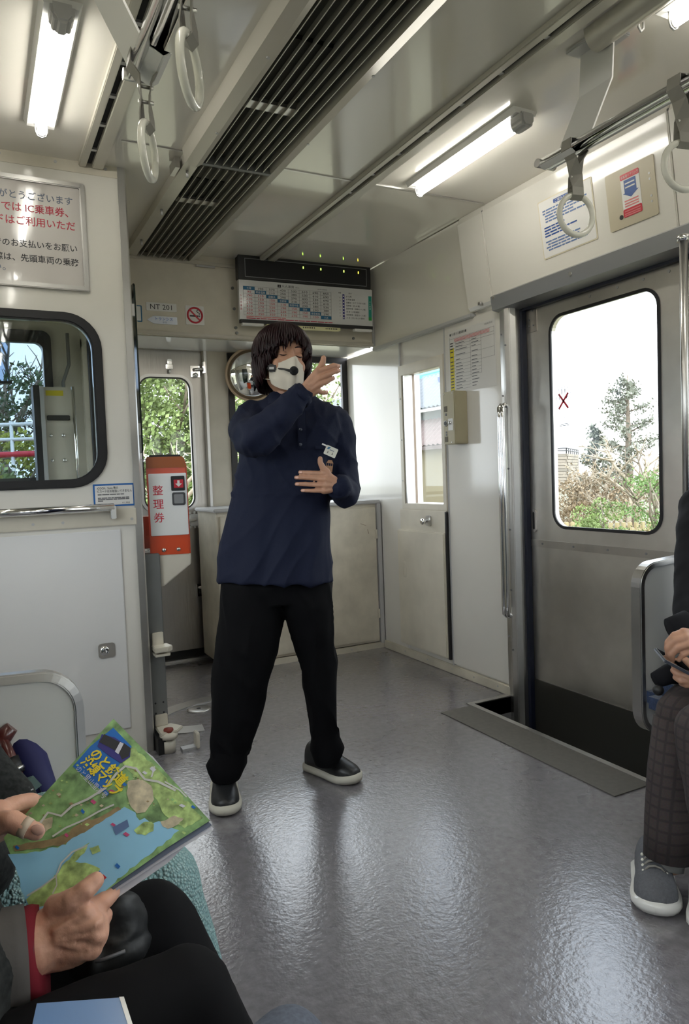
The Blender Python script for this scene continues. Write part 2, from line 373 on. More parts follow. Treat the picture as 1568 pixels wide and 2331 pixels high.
# notice plates on the header (slanted plane): u along y, v up the slope
hd0, hd1 = Vector((2.318, 0, 1.985)), Vector((2.262, 0, 2.40)); hup = (hd1-hd0).normalized(); hn = Vector((-hup.z, 0, hup.x))
def HP(y, z, w): t = (z-1.985)/(2.40-1.985); q = hd0.lerp(hd1, t); return Vector((q.x, y, q.z)) + hn*w
nt_ = thing('notice_sheet', 'laminated notice with blue print on the cover above the sliding door', 'notice', HP(2.3, 2.07, 0))
def hplate(name, y0, y1, z0, z1, w, m, par, t=.002): MB().prism(rrect(y0, y1, z0, z1, min(.006, (y1-y0)*.2, (z1-z0)*.2), 3), lambda u, v, q: HP(u, v, q), w, w+t).build(name, m, par)
hplate('backing', 2.145, 2.455, 2.07, 2.315, .0005, mat('noticeedge', (.62, .56, .42), .4), nt_)
hplate('sheet', 2.15, 2.45, 2.075, 2.31, .0015, 'paper', nt_)
hplate('title_bar', 2.24, 2.36, 2.282, 2.298, .004, 'blue', nt_, .0005)
text('lettering', 'ご案内とお願い', .013, 'paper', nt_, HP(2.352, 2.2845, .0055), (0, -1, 0), hup, sx=1.2)
for i in range(15):
    z = 2.268-i*.0118
    if i in (5, 10): continue
    y = 2.43 if i in (0, 1, 6, 7, 8, 9, 11, 13) else 2.418
    end = 2.17+random.random()*.1 + (.06 if 6 <= i <= 9 else 0)
    while y > end:
        L = random.uniform(.012, .05); hplate('print_line', max(end, y-L), y, z-.003, z+.003, .004, 'bluefaint' if i not in (6, 7, 8, 9) else 'blue', nt_, .0004); y -= L+.004
ep = thing('emergency_plate', 'beige steel plate with red and blue door release sticker above the sliding door', 'sign', HP(1.95, 2.07, 0))
hplate('plate', 1.852, 2.078, 2.072, 2.285, .0005, mat('platebeige', (.47, .42, .31), .4), ep, .004)
hplate('sticker', 1.918, 2.005, 2.105, 2.262, .005, 'paper', ep, .0006)
hplate('red_header', 1.918, 2.005, 2.242, 2.262, .006, 'red', ep, .0005)
hplate('red_footer', 1.918, 2.005, 2.105, 2.135, .006, 'red', ep, .0005)
text('lettering', '非常用ドアコック', .0125, 'paper', ep, HP(2.001, 2.2465, .0075), (0, -1, 0), hup, sx=.82)
MB().prism([(1.99, 2.238), (1.935, 2.238), (1.935, 2.192), (1.926, 2.192), (1.9625, 2.172), (1.999, 2.192), (1.99, 2.192)], lambda u, v, q: HP(u, v, q), .006, .0066).build('blue_arrow', 'blue', ep)
for z in (2.222, 2.208): hplate('print_line', 1.94, 1.985, z, z+.005, .007, 'paper', ep, .0004)
for z in (2.160, 2.150, 2.141): hplate('print_line', 1.93, 1.995, z, z+.005, .006, 'redfaint', ep, .0004)
for z in (2.124, 2.115, 2.108): hplate('print_line', 1.925, 1.998, z, z+.004, .007, 'redfaint', ep, .0004)
MB().cyl(HP(2.018, 2.112, .0045), HP(2.018, 2.112, .0055), .009, 14).build('key_hole', 'black', ep)
for y, z in ((1.875, 2.225), (1.875, 2.205), (1.875, 2.145), (1.875, 2.125)): MB().cyl(HP(y, z, .004), HP(y, z, .006), .0045, 8).build('screw', 'aludull', ep)
# ---- door pillar and right sliding door
pl_ = MB(); pl_.prism([(2.36, 2.72), (2.335, 2.735), (2.325, 2.76), (2.335, 2.785), (2.345, 2.82), (2.42, 2.82), (2.42, 2.72)], lambda u, v, w: (u, v, w), -.20, 1.965)
tr3 = struct(pl_.build('trim_3', 'alu', bevel=.003), 'stainless pillar at the front edge of the sliding door', 'pillar')
MB().box(2.385, 2.412, 2.702, 2.722, -.2, 1.93).build('rubber_seal', 'navyseal', tr3)
for z in (.25, .55, .85, 1.15, 1.45, 1.75):
    MB().cyl((2.322, 2.757, z), (2.33, 2.757, z), .005, 8).build('screw', 'grey', tr3); MB().cyl((2.335, 2.80, z+.06), (2.345, 2.80, z+.06), .004, 8).build('screw', 'grey', tr3)
mb = MB(); ringplate(mb, rect(1.70, 2.715, -.2, 1.94), rrect(1.95, 2.545, .868, 1.842, .075), XP, 2.415, 2.445)
d1 = struct(mb.build('door_1', 'steeldoor'), 'stainless steel sliding passenger door with a large rounded window', 'door')
mb = MB(); ringplate(mb, rrect(1.942, 2.553, .86, 1.85, .083), rrect(1.956, 2.539, .874, 1.836, .069), XP, 2.411, 2.418); mb.build('window_gasket', 'rubber', d1)
MB().prism(rrect(1.94, 2.55, .86, 1.85, .075), XP, 2.428, 2.433).build('pane', 'glass', d1)
MB().box(2.408, 2.416, 1.72, 2.70, .765, .80).build('cover_strip', 'steel', d1)
MB().box(2.409, 2.416, 1.72, 2.70, -.2, .105).build('reflection_band', mat('reflectdark', (.07, .068, .06), .35, metal=.6), d1)  # dark band painted in for the step and floor reflected in the steel
mb = MB(); ringplate(mb, rrect(2.665, 2.70, .835, .948, .016), rrect(2.674, 2.691, .848, .935, .008), XP, 2.410, 2.416); mb.build('finger_pull', 'steel', d1)
MB().prism(rrect(2.674, 2.691, .848, .935, .008), XP, 2.413, 2.4145).build('pull_recess', 'black', d1)
MB().box(2.411, 2.416, 2.63, 2.70, 1.80, 1.93).build('lock_plate', 'steel', d1)
for y, z in ((2.655, 1.90), (2.68, 1.86), (2.65, 1.83), (2.68, 1.83)): MB().cyl((2.407, y, z), (2.412, y, z), .004, 8).build('screw', 'grey', d1)
for i in range(5): MB().cyl((2.405, 2.62-i*.2, .783), (2.409, 2.62-i*.2, .783), .005, 8).build('screw', 'grey', d1)
for y in (2.3, 2.15, 2.02, 1.9): MB().cyl((2.411, y, 1.885), (2.416, y, 1.885), .006, 8).build('screw', 'aludull', d1)
# caution sticker on the pane
def XT(y, z, w=2.4265): return Vector((w, y, z))
hand = []
def fing(cx, cz, L, r, a):
    pts = []
    for i in range(9):
        t = math.pi*i/8; u = r*math.cos(t); v = L+r*math.sin(t)
        pts.append((cx+u*math.cos(a)-v*math.sin(a), cz+u*math.sin(a)+v*math.cos(a)))
    return [(cx+r*math.cos(a), cz+r*math.sin(a))]+pts+[(cx-r*math.cos(a), cz-r*math.sin(a))]
out = []
for (cx, cz, L, r, a) in ((.024, .01, .028, .0095, -.62), (.016, .024, .036, .0085, -.12), (.0, .028, .042, .0085, 0), (-.016, .024, .036, .0085, .12), (-.026, .004, .022, .0085, .55)):
    out += fing(cx, cz, L, r, a)
out += [(-.03, -.02), (-.02, -.042), (0, -.05), (.02, -.042), (.03, -.02)]
st = MB().tube([XT(2.482-u, 1.445+v) for u, v in out], .0011, 5, closed=True).build('caution_outline', 'greyblue', d1)
for s_ in (-1, 1): MB().obox(XT(2.482, 1.452), (.0006, 0, 0), Vector((0, s_*.030, .035)), Vector((0, .0038, -s_*.0032))).build('red_cross', 'red', d1)
text('lettering', 'ご注意', .026, 'greyblue', d1, XT(2.515, 1.36), (0, -1, 0), (0, 0, 1), sx=.9)
for z in (1.345, 1.338): MB().box(2.426, 2.427, 2.45, 2.51, z, z+.003).build('print_line', 'greyblue', d1)
# ---- grab bar at the door
gb = thing('grab_bar', 'vertical double chrome grab bar beside the sliding door', 'handrail', (2.30, 2.77, .42))
for dy in (0, .026): MB().tube([(2.345, 2.775+dy*.4, 1.46), (2.315, 2.765+dy, 1.462), (2.302, 2.76+dy, 1.45), (2.30, 2.76+dy, 1.40), (2.30, 2.76+dy, .47), (2.302, 2.76+dy, .43), (2.315, 2.765+dy, .418), (2.345, 2.775+dy*.4, .42)], .011, 10).build('bar', 'chrome', gb)
for z in (1.46, .42): MB().box(2.335, 2.347, 2.755, 2.80, z-.02, z+.02).build('mount', 'alu', gb, bevel=.004)
# ---- side window on the right wall
w1 = thing('window_1', 'narrow side window in a cream frame between the cabinet and the timetable', 'window', (2.36, 3.53, .95), kind='structure')
mb = MB(); ringplate(mb, rect(3.30, 3.775, .925, 1.80), rect(3.335, 3.738, .962, 1.738), XP, XR-.022, XR); mb.build('frame', 'cream', w1, bevel=.004)
mb = MB(); mb.box(2.40, 2.43, 3.735, 3.745, .955, 1.745); mb.build('jamb', mat('jambtan', (.30, .23, .18), .6), w1); MB().box(2.43, 2.47, 3.737, 3.748, .955, 1.745).build('outer_jamb', 'alu', w1)
mb = MB(); mb.box(2.345, 2.40, 3.715, 3.737, .957, 1.742); mb.build('sash_stile', 'alu', w1); MB().box(2.352, 2.47, 3.335, 3.74, .945, .962).build('sill', 'alu', w1)
MB().box(2.41, 2.415, 3.33, 3.74, .955, 1.745).build('pane', 'glass', w1)
for z in (1.1, 1.35, 1.6): MB().cyl((2.334, 3.757, z), (2.339, 3.757, z), .004, 8).build('screw', 'aludull', w1)
# ---- hatch under the window
ht = thing('wall_hatch', 'cream hatch door with a small chrome knob under the side window', 'hatch', (2.34, 3.55, .08))
MB().box(2.335, 2.36, 3.31, 3.80, .79, .925).build('upper_panel', 'cream', ht, bevel=.004)
MB().box(2.318, 2.36, 3.315, 3.815, .085, .80).build('hatch_door', 'cream', ht, bevel=.006)
MB().box(2.33, 2.345, 3.300, 3.314, .08, .92).build('gap', 'black', ht)
MB().prism(rrect(3.455, 3.505, .835, .895, .008), XP, 2.335, 2.327).build('knob_plate', 'alu', ht)
MB().lathe([(.008, 0), (.008, .02), (.018, .024), (.018, .04), (.013, .044), (0, .045)], (2.328, 3.485, .862), (-1, 0, 0), 16).build('knob', 'chrome', ht)
mb = MB(); ringplate(mb, rrect(3.72, 3.75, .505, .605, .008), rrect(3.727, 3.743, .515, .595, .005), XP, 2.3165, 2.3185); mb.build('finger_slot', 'creamdirty', ht)
# ---- timetable on the wall
tt = thing('timetable_sheet', 'paper timetable with a yellow column on the white wall', 'notice', (2.347, 3.05, 1.57))
def tp(name, y0, y1, z0, z1, w, m): MB().box(2.3475-w, 2.3478-w, y0, y1, z0, z1).build(name, m, tt)
tp('sheet', 2.855, 3.255, 1.57, 1.905, .0006, mat('ttpaper', (.62, .61, .585), .4))
tp('yellow_column', 3.205, 3.242, 1.573, 1.815, .0012, 'yellow')
for y, z0, z1 in ((3.242, 1.573, 1.875), (3.06, 1.64, 1.865), (2.97, 1.65, 1.868), (2.865, 1.72, 1.868)): tp('rule_line', y-.0006, y+.0006, z0, z1, .0014, 'inkgrey')
rnd = random.Random(3)
for i, z in enumerate((1.865, 1.842, 1.828, 1.812, 1.795, 1.768, 1.742, 1.722, 1.705, 1.688, 1.67, 1.652, 1.636, 1.62, 1.604, 1.588)):
    tp('rule_line', 3.06 if z < 1.65 else 2.97 if z < 1.72 and i % 3 else 2.865 if z >= 1.72 and i in (0, 1, 2, 5, 7) else 2.97, 3.242, z-.0005, z+.0005, .0014, 'inkgrey')
    if z < 1.85:
        tp('print_line', 3.09+rnd.random()*.06, 3.19, z+.004, z+.008, .0014, 'inkgrey'); tp('print_line', 2.99+rnd.random()*.03, 3.05, z+.003, z+.007, .0014, 'inkgrey'); tp('print_line', 3.212, 3.236, z-.004, z+.002, .0018, 'ink')
for z in (1.852, 1.846, 1.858): tp('red_line', 2.9, 3.2, z, z+.003, .0016, 'redfaint')
text('lettering', '■穴水駅 バス乗換案内■', .016, 'ink', tt, (2.3458, 3.24, 1.882), (0, -1, 0), (0, 0, 1), sx=.85)
text('lettering', '令和5年3月18日', .011, 'inkgrey', tt, (2.3458, 2.94, 1.885), (0, -1, 0), (0, 0, 1), sx=.85)
# ---- beige key switch box
kb = thing('switch_box', 'beige metal switch box with a keyhole under the timetable', 'box', (2.30, 3.12, 1.29))
MB().box(2.262, 2.348, 3.10, 3.205, 1.292, 1.572).build('housing', 'boxbeige', kb, bevel=.004)
for y0, y1, z0, z1 in ((3.165, 3.192, 1.466, 1.496), (3.165, 3.192, 1.305, 1.334)): MB().box(2.2605, 2.264, y0, y1, z0, z1).build('window_slot', mat('slotbrown', (.10, .085, .055), .6), kb)
for y0, y1, z0, z1 in ((3.17, 3.183, 1.445, 1.458), (3.17, 3.183, 1.352, 1.362), (3.17, 3.183, 1.338, 1.349)): MB().box(2.2605, 2.264, y0, y1, z0, z1).build('small_label', 'inkgrey', kb)
MB().lathe([(.017, 0), (.017, .004), (.013, .006), (0, .006)], (2.262, 3.178, 1.405), (-1, 0, 0), 16).build('button_ring', 'aludull', kb)
MB().cyl((2.257, 3.176, 1.405), (2.253, 3.176, 1.405), .011, 14).build('button', 'black', kb)
MB().box(2.2603, 2.264, 3.115, 3.158, 1.365, 1.428).build('key_plate', 'white', kb)
MB().lathe([(.009, 0), (.009, .008), (.006, .009), (0, .009)], (2.261, 3.136, 1.405), (-1, 0, 0), 14).build('key_cylinder', 'chrome', kb)
MB().box(2.2505, 2.2525, 3.1345, 3.1375, 1.399, 1.411).build('key_slot', 'black', kb)
for y, z in ((3.115, 1.56), (3.19, 1.56), (3.13, 1.302)): MB().cyl((2.2625, y, z), (2.2595, y, z), .003, 8).build('screw', 'alu', kb)
# ================================================================== front end
fw = MB()
fw.box(1.335, 1.49, YF, YF+.08, 0, 2.0)
ringplate(fw, rect(1.49, 2.43, 0, 2.44), rect(1.515, 2.345, .985, 1.945), YP, YF, YF+.06)
fw.box(.62, .87, YF, YF+.08, 0, 2.44); fw.box(.87, 1.49, YF, YF+.08, 1.975, 2.44)
ringplate(fw, rect(XL-.07, .62, 0, 2.44), rrect(-.30, .385, 1.20, 1.98, .05), YP, YF, YF+.06)
wf = struct(fw.build('wall_front', 'cream'), 'cream front end wall with door, window and cab windscreen openings', 'wall')
MB().box(1.335, 1.352, YF-.01, YF, 0, 1.97).build('door_post', 'alu', wf)
w2 = thing('window_2', 'black framed front window behind the standing person', 'window', (1.93, YF, .99), kind='structure')
mb = MB(); ringplate(mb, rect(1.49, 2.365, .965, 1.965), rect(1.528, 2.318, 1.0, 1.925), YP, YF-.018, YF+.01); mb.build('frame', 'rubber', w2)
MB().box(1.52, 2.33, YF+.03, YF+.036, .99, 1.94).build('pane', 'glass', w2)
w3 = thing('window_3', 'cab windscreen with a dark surround seen through the partition window', 'window', (.05, YF, 1.2), kind='structure')
mb = MB(); ringplate(mb, rrect(-.34, .43, 1.16, 2.04, .05), rrect(-.30, .385, 1.20, 1.97, .04), YP, YF-.03, YF+.01); mb.build('frame', 'rubber', w3)
MB().prism(rrect(-.31, .395, 1.19, 1.99, .05), YP, YF+.03, YF+.036).build('pane', 'glassfront', w3)
MB().box(-.2, .20, YF-.10, YF-.085, 1.735, 1.95).build('sun_visor', glass('visor', (.60, .66, .74), 1.0), w3)
MB().tube([(.10, YF-.09, 2.10), (.10, YF-.09, 1.74)], .006, 6).build('visor_arm', 'black', w3); MB().box(-.2, .21, YF-.105, YF-.08, 1.725, 1.738).build('visor_edge', 'black', w3)
# fascia with number plates above the passage
fa = thing('front_fascia', 'cream box fascia across the front end above the door', 'fascia', (1.6, 4.08, 1.98), kind='structure')
mb = MB(); mb.box(.62, 2.345, 4.08, 4.11, 1.985, 2.44); mb.box(.62, 2.345, 4.11, 4.5, 1.975, 1.99); mb.build('board', 'cream', fa)
mb = MB(); mb.tube([(2.20, 4.082, 2.40), (2.27, 4.078, 2.375), (2.325, 4.075, 2.31), (2.345, 4.075, 2.22), (2.35, 4.075, 1.975)], .011, 8); mb.build('edge_tube', 'ltgrey', fa)
mb = MB(); mb.box(.62, 2.35, 4.068, 4.085, 1.972, 1.995); mb.build('lower_trim', mat('trimcream', (.50, .47, .40), .3), fa, bevel=.004)
mb = MB(); mb.box(.62, 2.30, 4.066, 4.09, 2.385, 2.405); mb.build('upper_trim', 'trimcream', fa)
MB().box(1.19, 1.30, 4.060, 4.072, 2.372, 2.382).build('latch_strip', 'ltgrey', fa)
mb = MB(); mb.box(.62, 2.345, 4.112, 4.49, 1.9705, 1.9745); mb.build('soffit', 'whitegloss', fa)
for x, z in ((1.405, 2.27), (1.41, 2.15), (1.415, 2.04), (2.20, 2.02), (1.42, 2.01)): MB().cyl((x, 4.072, z), (x, 4.082, z), .009, 8).build('bolt', 'greypost', fa)
def fs(name, label, cat, x0, x1, z0, z1, m, r=.004):
    o = thing(name, label, cat, ((x0+x1)/2, 4.079, z0)); MB().prism(rrect(x0, x1, z0, z1, r, 3), YP, 4.079, 4.076).build('plate', m, o); return o
o = fs('number_plate', 'small white plate reading NT201 on the front fascia', 'sign', .898, 1.068, 2.106, 2.152, 'white')
text('lettering', 'NT 201', .040, 'ink', o, (.983, 4.0755, 2.115), (1, 0, 0), (0, 0, 1), 'CENTER', sx=1.05)
o = thing('maker_plate', 'silver plate with blue katakana under the number plate', 'sign', (.985, 4.079, 2.03))
MB().prism([(.898, 2.055), (.935, 2.035), (1.068, 2.035), (1.068, 2.078), (.935, 2.078)], YP, 4.079, 4.076).build('plate', mat('silverplate', (.42, .45, .50), .3, metal=.5), o)
text('lettering', 'トランシス', .020, 'blue', o, (.940, 4.0755, 2.056), (1, 0, 0), (0, 0, 1), sx=1.05, bold=.01)
text('lettering', '新潟', .012, 'greyblue', o, (.985, 4.0755, 2.040), (1, 0, 0), (0, 0, 1))
o = fs('no_smoking_sign', 'square no smoking sign on the front fascia', 'sign', 1.118, 1.226, 2.042, 2.150, 'white')
mb = MB(); mb.tube([(1.172+.042*math.cos(a*math.pi/16), 4.0745, 2.096+.042*math.sin(a*math.pi/16)) for a in range(32)], .0055, 6, closed=True, side=(0, 1, 0)); mb.build('red_ring', 'red', o)
MB().box(1.142, 1.19, 4.0745, 4.076, 2.088, 2.096).build('cigarette', 'ink', o); MB().box(1.192, 1.202, 4.0745, 4.076, 2.088, 2.096).build('cigarette_tip', 'inkgrey', o)
MB().tube([(1.196, 4.0745, 2.10), (1.2, 4.0745, 2.108), (1.188, 4.0745, 2.113), (1.182, 4.0745, 2.12), (1.19, 4.0745, 2.127)], .0025, 5).build('smoke', 'inkgrey', o)
MB().obox((1.172, 4.0740, 2.096), (.029, 0, -.029), (.003, 0, .003), (0, .0008, 0)).build('red_bar', 'red', o)
o = fs('blue_bordered_sticker', 'blue edged sticker half hidden behind the dark plate on the fascia', 'sign', .845, .873, 2.04, 2.13, 'tealblue')
MB().box(.84, .866, 4.0745, 4.076, 2.046, 2.124).build('white_field', 'white', o)
# fare display hanging before the fascia
fd = thing('fare_display', 'black LED fare display above a printed fare table', 'display', (1.84, 3.99, 2.08))
UX = Vector((1, -.03, .006)).normalized(); UZ = Vector((0, -.04, 1)).normalized(); UN = UX.cross(UZ)
FD0 = Vector((1.41, 4.00, 2.055))
def FP(u, v, w=0): return FD0 + UX*u + UZ*v - UN*(-w)
def fp(name, u0, u1, v0, v1, w0, w1, m, par=fd, bev=0):
    mb = MB(); mb.prism(rect(u0, u1, v0, v1), lambda u, v, w: FP(u, v, w), w0, w1); return mb.build(name, m, par, bevel=bev)
fp('led_housing', 0, .865, .245, .385, -.045, .005, 'black', bev=.004)
mb = MB(); ringplate(mb, rect(.042, .835, .262, .368), rect(.045, .832, .265, .365), FP, .005, .0065); mb.build('screen_bezel', 'grey', fd)
fp('led_screen', .046, .831, .266, .364, .005, .0058, 'void')
for u, c in ((.405, 'ledg'), (.52, 'ledg'), (.675, 'ledg'), (.775, 'ledy')): fp('led_dot', u, u+.005, .336, .349, .006, .008, c)
fp('fare_board', .005, .875, .02, .245, -.03, 0, mat('fareboard', (.58, .585, .58), .3, coat=.3))
fp('lower_bar', .01, .875, 0, .02, -.03, .004, 'black')
fp('tray', .02, .15, -.012, 0, -.03, .002, 'white'); fp('tray', .75, .87, -.012, 0, -.03, .002, 'white')
fp('lamp_cover', .17, .65, -.018, 0, -.035, 0, mat('lampcover', (.75, .72, .42), .4))
for i in range(7): fp('cover_slot', .40+i*.012, .405+i*.012, -.013, -.005, 0, .001, 'ink'); fp('cover_slot', .55+i*.012, .555+i*.012, -.013, -.005, 0, .001, 'ink')
FT = [['七尾', 190, 370, 430, 530, 610, 690, 850], [90, '和倉温泉', 210, 290, 380, 530, 610, 690], [190, 110, '田鶴浜', 290, 290, 430, 530, 690], [220, 150, 150, '笠師保', 210, 370, 430, 610],
      [270, 190, 150, 110, '能登中島', 290, 380, 530], [310, 270, 220, 190, 150, '西岸', 290, 380], [350, 310, 270, 220, 190, 150, '能登鹿島', 290], [430, 350, 350, 310, 270, 190, 150, '穴水']]
cu0, cw, cv0, ch = .03, .070, .210, .0205
for i in range(8):
    for j in range(8):
        e = FT[i][j]; u = cu0+j*cw; v = cv0-(i+1)*ch
        if i == j:
            fp('station_cell', u, u+cw, v, v+ch, .0004, .001, 'tealblue'); text('lettering', e, .0145, 'paper', fd, FP(u+cw/2, v+.0045, .0014), UX, UZ, 'CENTER', sx=1.0)
        else: text('fare', str(e), .0175, 'ink' if j > i else 'redtext', fd, FP(u+cw/2, v+.004, .0012), UX, UZ, 'CENTER', sx=1.45)
for i in range(9):
    fp('rule_line', cu0, cu0+8*cw, cv0-i*ch-.0004, cv0-i*ch+.0004, .0004, .0012, 'inkgrey'); fp('rule_line', cu0+i*cw-.0004, cu0+i*cw+.0004, cv0-8*ch, cv0, .0004, .0012, 'inkgrey')
text('lettering', '⬇大人運賃', .0165, 'ink', fd, FP(.24, .2185, .0012), UX, UZ, sx=1.25)
text('lettering', '(税込)', .009, 'inkgrey', fd, FP(.355, .220, .0012), UX, UZ, sx=1.1)
text('lettering', '2023年10月改定', .009, 'inkgrey', fd, FP(.50, .220, .0012), UX, UZ)
for k, ch_ in enumerate('↑小児運賃'): text('lettering', ch_, .014, 'redtext', fd, FP(.008, .150-k*.019, .0012), UX, UZ)
rr = random.Random(5)
for v, a, b in ((.036, .045, .29), (.026, .045, .60)):
    u = a
    while u < b: L = rr.uniform(.02, .06); fp('print_line', u, min(b, u+L), v, v+.005, .0004, .001, 'redfaint' if v > .03 else 'redtext'); u += L+.004
fp('line_map', .668, .681, .055, .205, .0004, .001, mat('indigo', srgb(52, 48, 130), .5))
ST = ['JR 七尾', 'JR 和倉温泉', '田鶴浜（たてぐのまち駅）', '笠師保（恋 火 駅）', '能登中島（演劇ロマン駅）', '西 岸（小牧風駅）', '能登鹿島（能登さくら駅）', '穴 水（まいもんの里駅）']
for i, s_ in enumerate(ST):
    v = .193-i*.0185; mb = MB(); mb.cyl(FP(.6745, v, .001), FP(.6745, v, .0016), .0043, 10); mb.build('station_dot', 'paper', fd)
    text('lettering', s_, .0115, 'ink', fd, FP(.692, v-.004, .0012), UX, UZ, sx=1.05)
    if i: text('lettering', str([0, 51, 28, 41, 36, 62, 63, 69][i]), .009, 'inkgrey', fd, FP(.645, v+.006, .0012), UX, UZ)
text('lettering', '距離', .009, 'ink', fd, FP(.64, .209, .0012), UX, UZ); text('lettering', '駅 名', .009, 'ink', fd, FP(.71, .209, .0012), UX, UZ)
fp('teal_band', .848, .870, .075, .205, .0004, .001, 'teal'); fp('green_band', .848, .870, .055, .075, .0004, .001, 'green')
for k, ch_ in enumerate('のと鉄道'): text('lettering', ch_, .011, 'paper', fd, FP(.853, .165-k*.014, .0014), UX, UZ)
for u in (.012, .835):
    MB().obox(FP(u, .405, -.02), (.016, 0, 0), (0, .018, 0), (0, 0, .03)).build('hanger', 'ltgrey', fd); 
MB().box(2.16, 2.26, 3.96, 4.06, 2.425, 2.44).build('hanger_plate', 'ltgrey', fd)
MB().lathe([(.006, 0), (.006, .035), (.019, .04), (.019, .046), (0, .05)], FP(.34, .385, -.02), (0, 0, 1), 14).build('antenna_knob', 'black', fd)
for u in (.13, .735): MB().lathe([(.014, 0), (.012, .008), (0, .012)], FP(u, .384, -.02), (0, 0, 1), 12).build('top_knob', 'black', fd)
# front gangway door
mb = MB(); ringplate(mb, rect(.875, 1.335, .01, 1.975), rrect(.93, 1.245, .975, 1.80, .07), YP, 4.54, 4.57)
d2 = struct(mb.build('door_2', 'steel'), 'stainless gangway door at the front end with a tall rounded window', 'door')
mb = MB(); ringplate(mb, rrect(.908, 1.267, .953, 1.822, .09), rrect(.925, 1.25, .97, 1.805, .075), YP, 4.528, 4.545); mb.build('window_frame', 'alu', d2)
mb = MB(); ringplate(mb, rrect(.924, 1.251, .969, 1.806, .076), rrect(.934, 1.241, .979, 1.796, .066), YP, 4.532, 4.542); mb.build('window_gasket', 'rubber', d2)
MB().prism(rrect(.92, 1.25, .965, 1.81, .07), YP, 4.552, 4.557).build('pane', 'glass', d2)
mb = MB(); mb.box(1.10, 1.145, 4.528, 4.542, 1.855, 1.885); mb.box(1.108, 1.137, 4.515, 4.54, 1.885, 1.915); mb.cyl((1.122, 4.52, 1.855), (1.122, 4.52, 1.83), .008); mb.build('top_catch', 'chrome', d2, bevel=.003)
mb = MB(); mb.box(1.255, 1.315, 4.525, 4.542, 1.81, 1.88); mb.cyl((1.275, 4.52, 1.855), (1.335, 4.50, 1.86), .010); mb.ball((1.285, 4.515, 1.82), .016); mb.box(1.325, 1.337, 4.47, 4.50, 1.83, 1.90); mb.build('latch', 'chrome', d2)
mb = MB(); mb.box(1.20, 1.275, 4.505, 4.542, .86, .935); mb.cyl((1.24, 4.495, .902), (1.13, 4.49, .895), .011); mb.build('lever_handle', 'white', d2, bevel=.006)
for x in (1.205, 1.235, 1.265):
    for z in (.852, .943): MB().box(x-.006, x+.006, 4.52, 4.542, z-.008, z+.008).build('bracket_lug', 'white', d2)
MB().box(1.278, 1.30, 4.50, 4.54, .87, .92).build('bolt_keeper', 'chrome', d2)
mb = MB(); mb.box(1.225, 1.275, 4.525, 4.542, .40, .48); mb.cyl((1.24, 4.515, .455), (1.315, 4.50, .462), .008); mb.box(1.31, 1.322, 4.48, 4.51, .42, .53); mb.build('lower_lock', 'chrome', d2, bevel=.003)
MB().box(1.245, 1.25, 4.522, 4.526, .42, .44).build('key_slot', 'black', d2)
MB().box(.88, 1.33, 4.50, 4.55, -.001, .012).build('threshold', 'alu', d2)
MB().box(.88, 1.33, 4.532, 4.541, .012, .06).build('bottom_seal', 'black', d2)
# equipment cabinet under the front window
cb = thing('equipment_cabinet', 'waist-high cream equipment cabinet under the front window', 'cabinet', (1.8, 4.08, 0))
MB().box(1.245, 2.348, 4.085, 4.478, .04, .955).build('body', 'creamdirty', cb)
MB().box(1.225, 2.352, 4.062, 4.478, .955, .978).build('worktop', 'ltgrey', cb, bevel=.006)
MB().box(1.262, 1.775, 4.07, 4.087, .055, .93).build('door', 'creamdirty', cb, bevel=.003); MB().box(1.785, 2.315, 4.07, 4.087, .055, .93).build('door', 'creamdirty', cb, bevel=.003)
MB().box(2.322, 2.351, 4.062, 4.09, .03, .955).build('corner_trim', 'ltgrey', cb, bevel=.003)
MB().box(1.24, 2.350, 4.066, 4.09, .0, .035).build('plinth', 'cream', cb)
for x in (1.5, 1.76, 2.1): MB().cyl((x, 4.067, .018), (x, 4.064, .018), .006, 8).build('screw', 'aludull', cb)
for x, z in ((2.312, .755), (2.312, .23), (1.268, .78), (1.268, .25)): MB().box(x-.008, x+.008, 4.062, 4.07, z-.03, z+.03).build('hinge', 'cream', cb, bevel=.002)
for a, b, c, d in ((2.2, .83, 2.24, .815), (2.25, .79, 2.258, .76), (1.9, .4, 1.97, .39)): MB().tube([(a, 4.0695, b), (c, 4.0695, d)], .0012, 4).build('scratch', 'brownwood', cb)
# convex mirror
mr = thing('convex_mirror', 'round convex mirror with a tan rim hanging before the front window', 'mirror', (1.60, 4.40, 1.97))
MC = Vector((1.615, 4.38, 1.815)); MN = Vector((-.45, -1, -.12)).normalized(); RAD = .165
mb = MB(); mb.lathe([(0, .035), (.05, .032), (.09, .025), (.13, .0125), (.158, 0)][::-1], MC, MN, 40); mb.build('mirror_face', 'mirror', mr)
a = MN.orthogonal().normalized(); b = MN.cross(a)
mb = MB(); mb.tube([MC+(a*math.cos(t*math.pi/24)+b*math.sin(t*math.pi/24))*RAD for t in range(48)], .009, 8, closed=True); mb.build('rim', 'tan', mr)
MB().lathe([(.16, 0), (.15, -.02), (.02, -.035), (0, -.035)], MC-MN*.004, MN, 24).build('backing', 'tan', mr)
mb = MB(); mb.tube([MC+b*0+Vector((.02, .03, 0)), MC+Vector((.03, .04, .17)), (1.64, 4.42, 1.972)], .008, 8); mb.build('arm', 'cream', mr)
MB().box(1.60, 1.68, 4.39, 4.45, 1.955, 1.972).build('mount', 'cream', mr, bevel=.004)
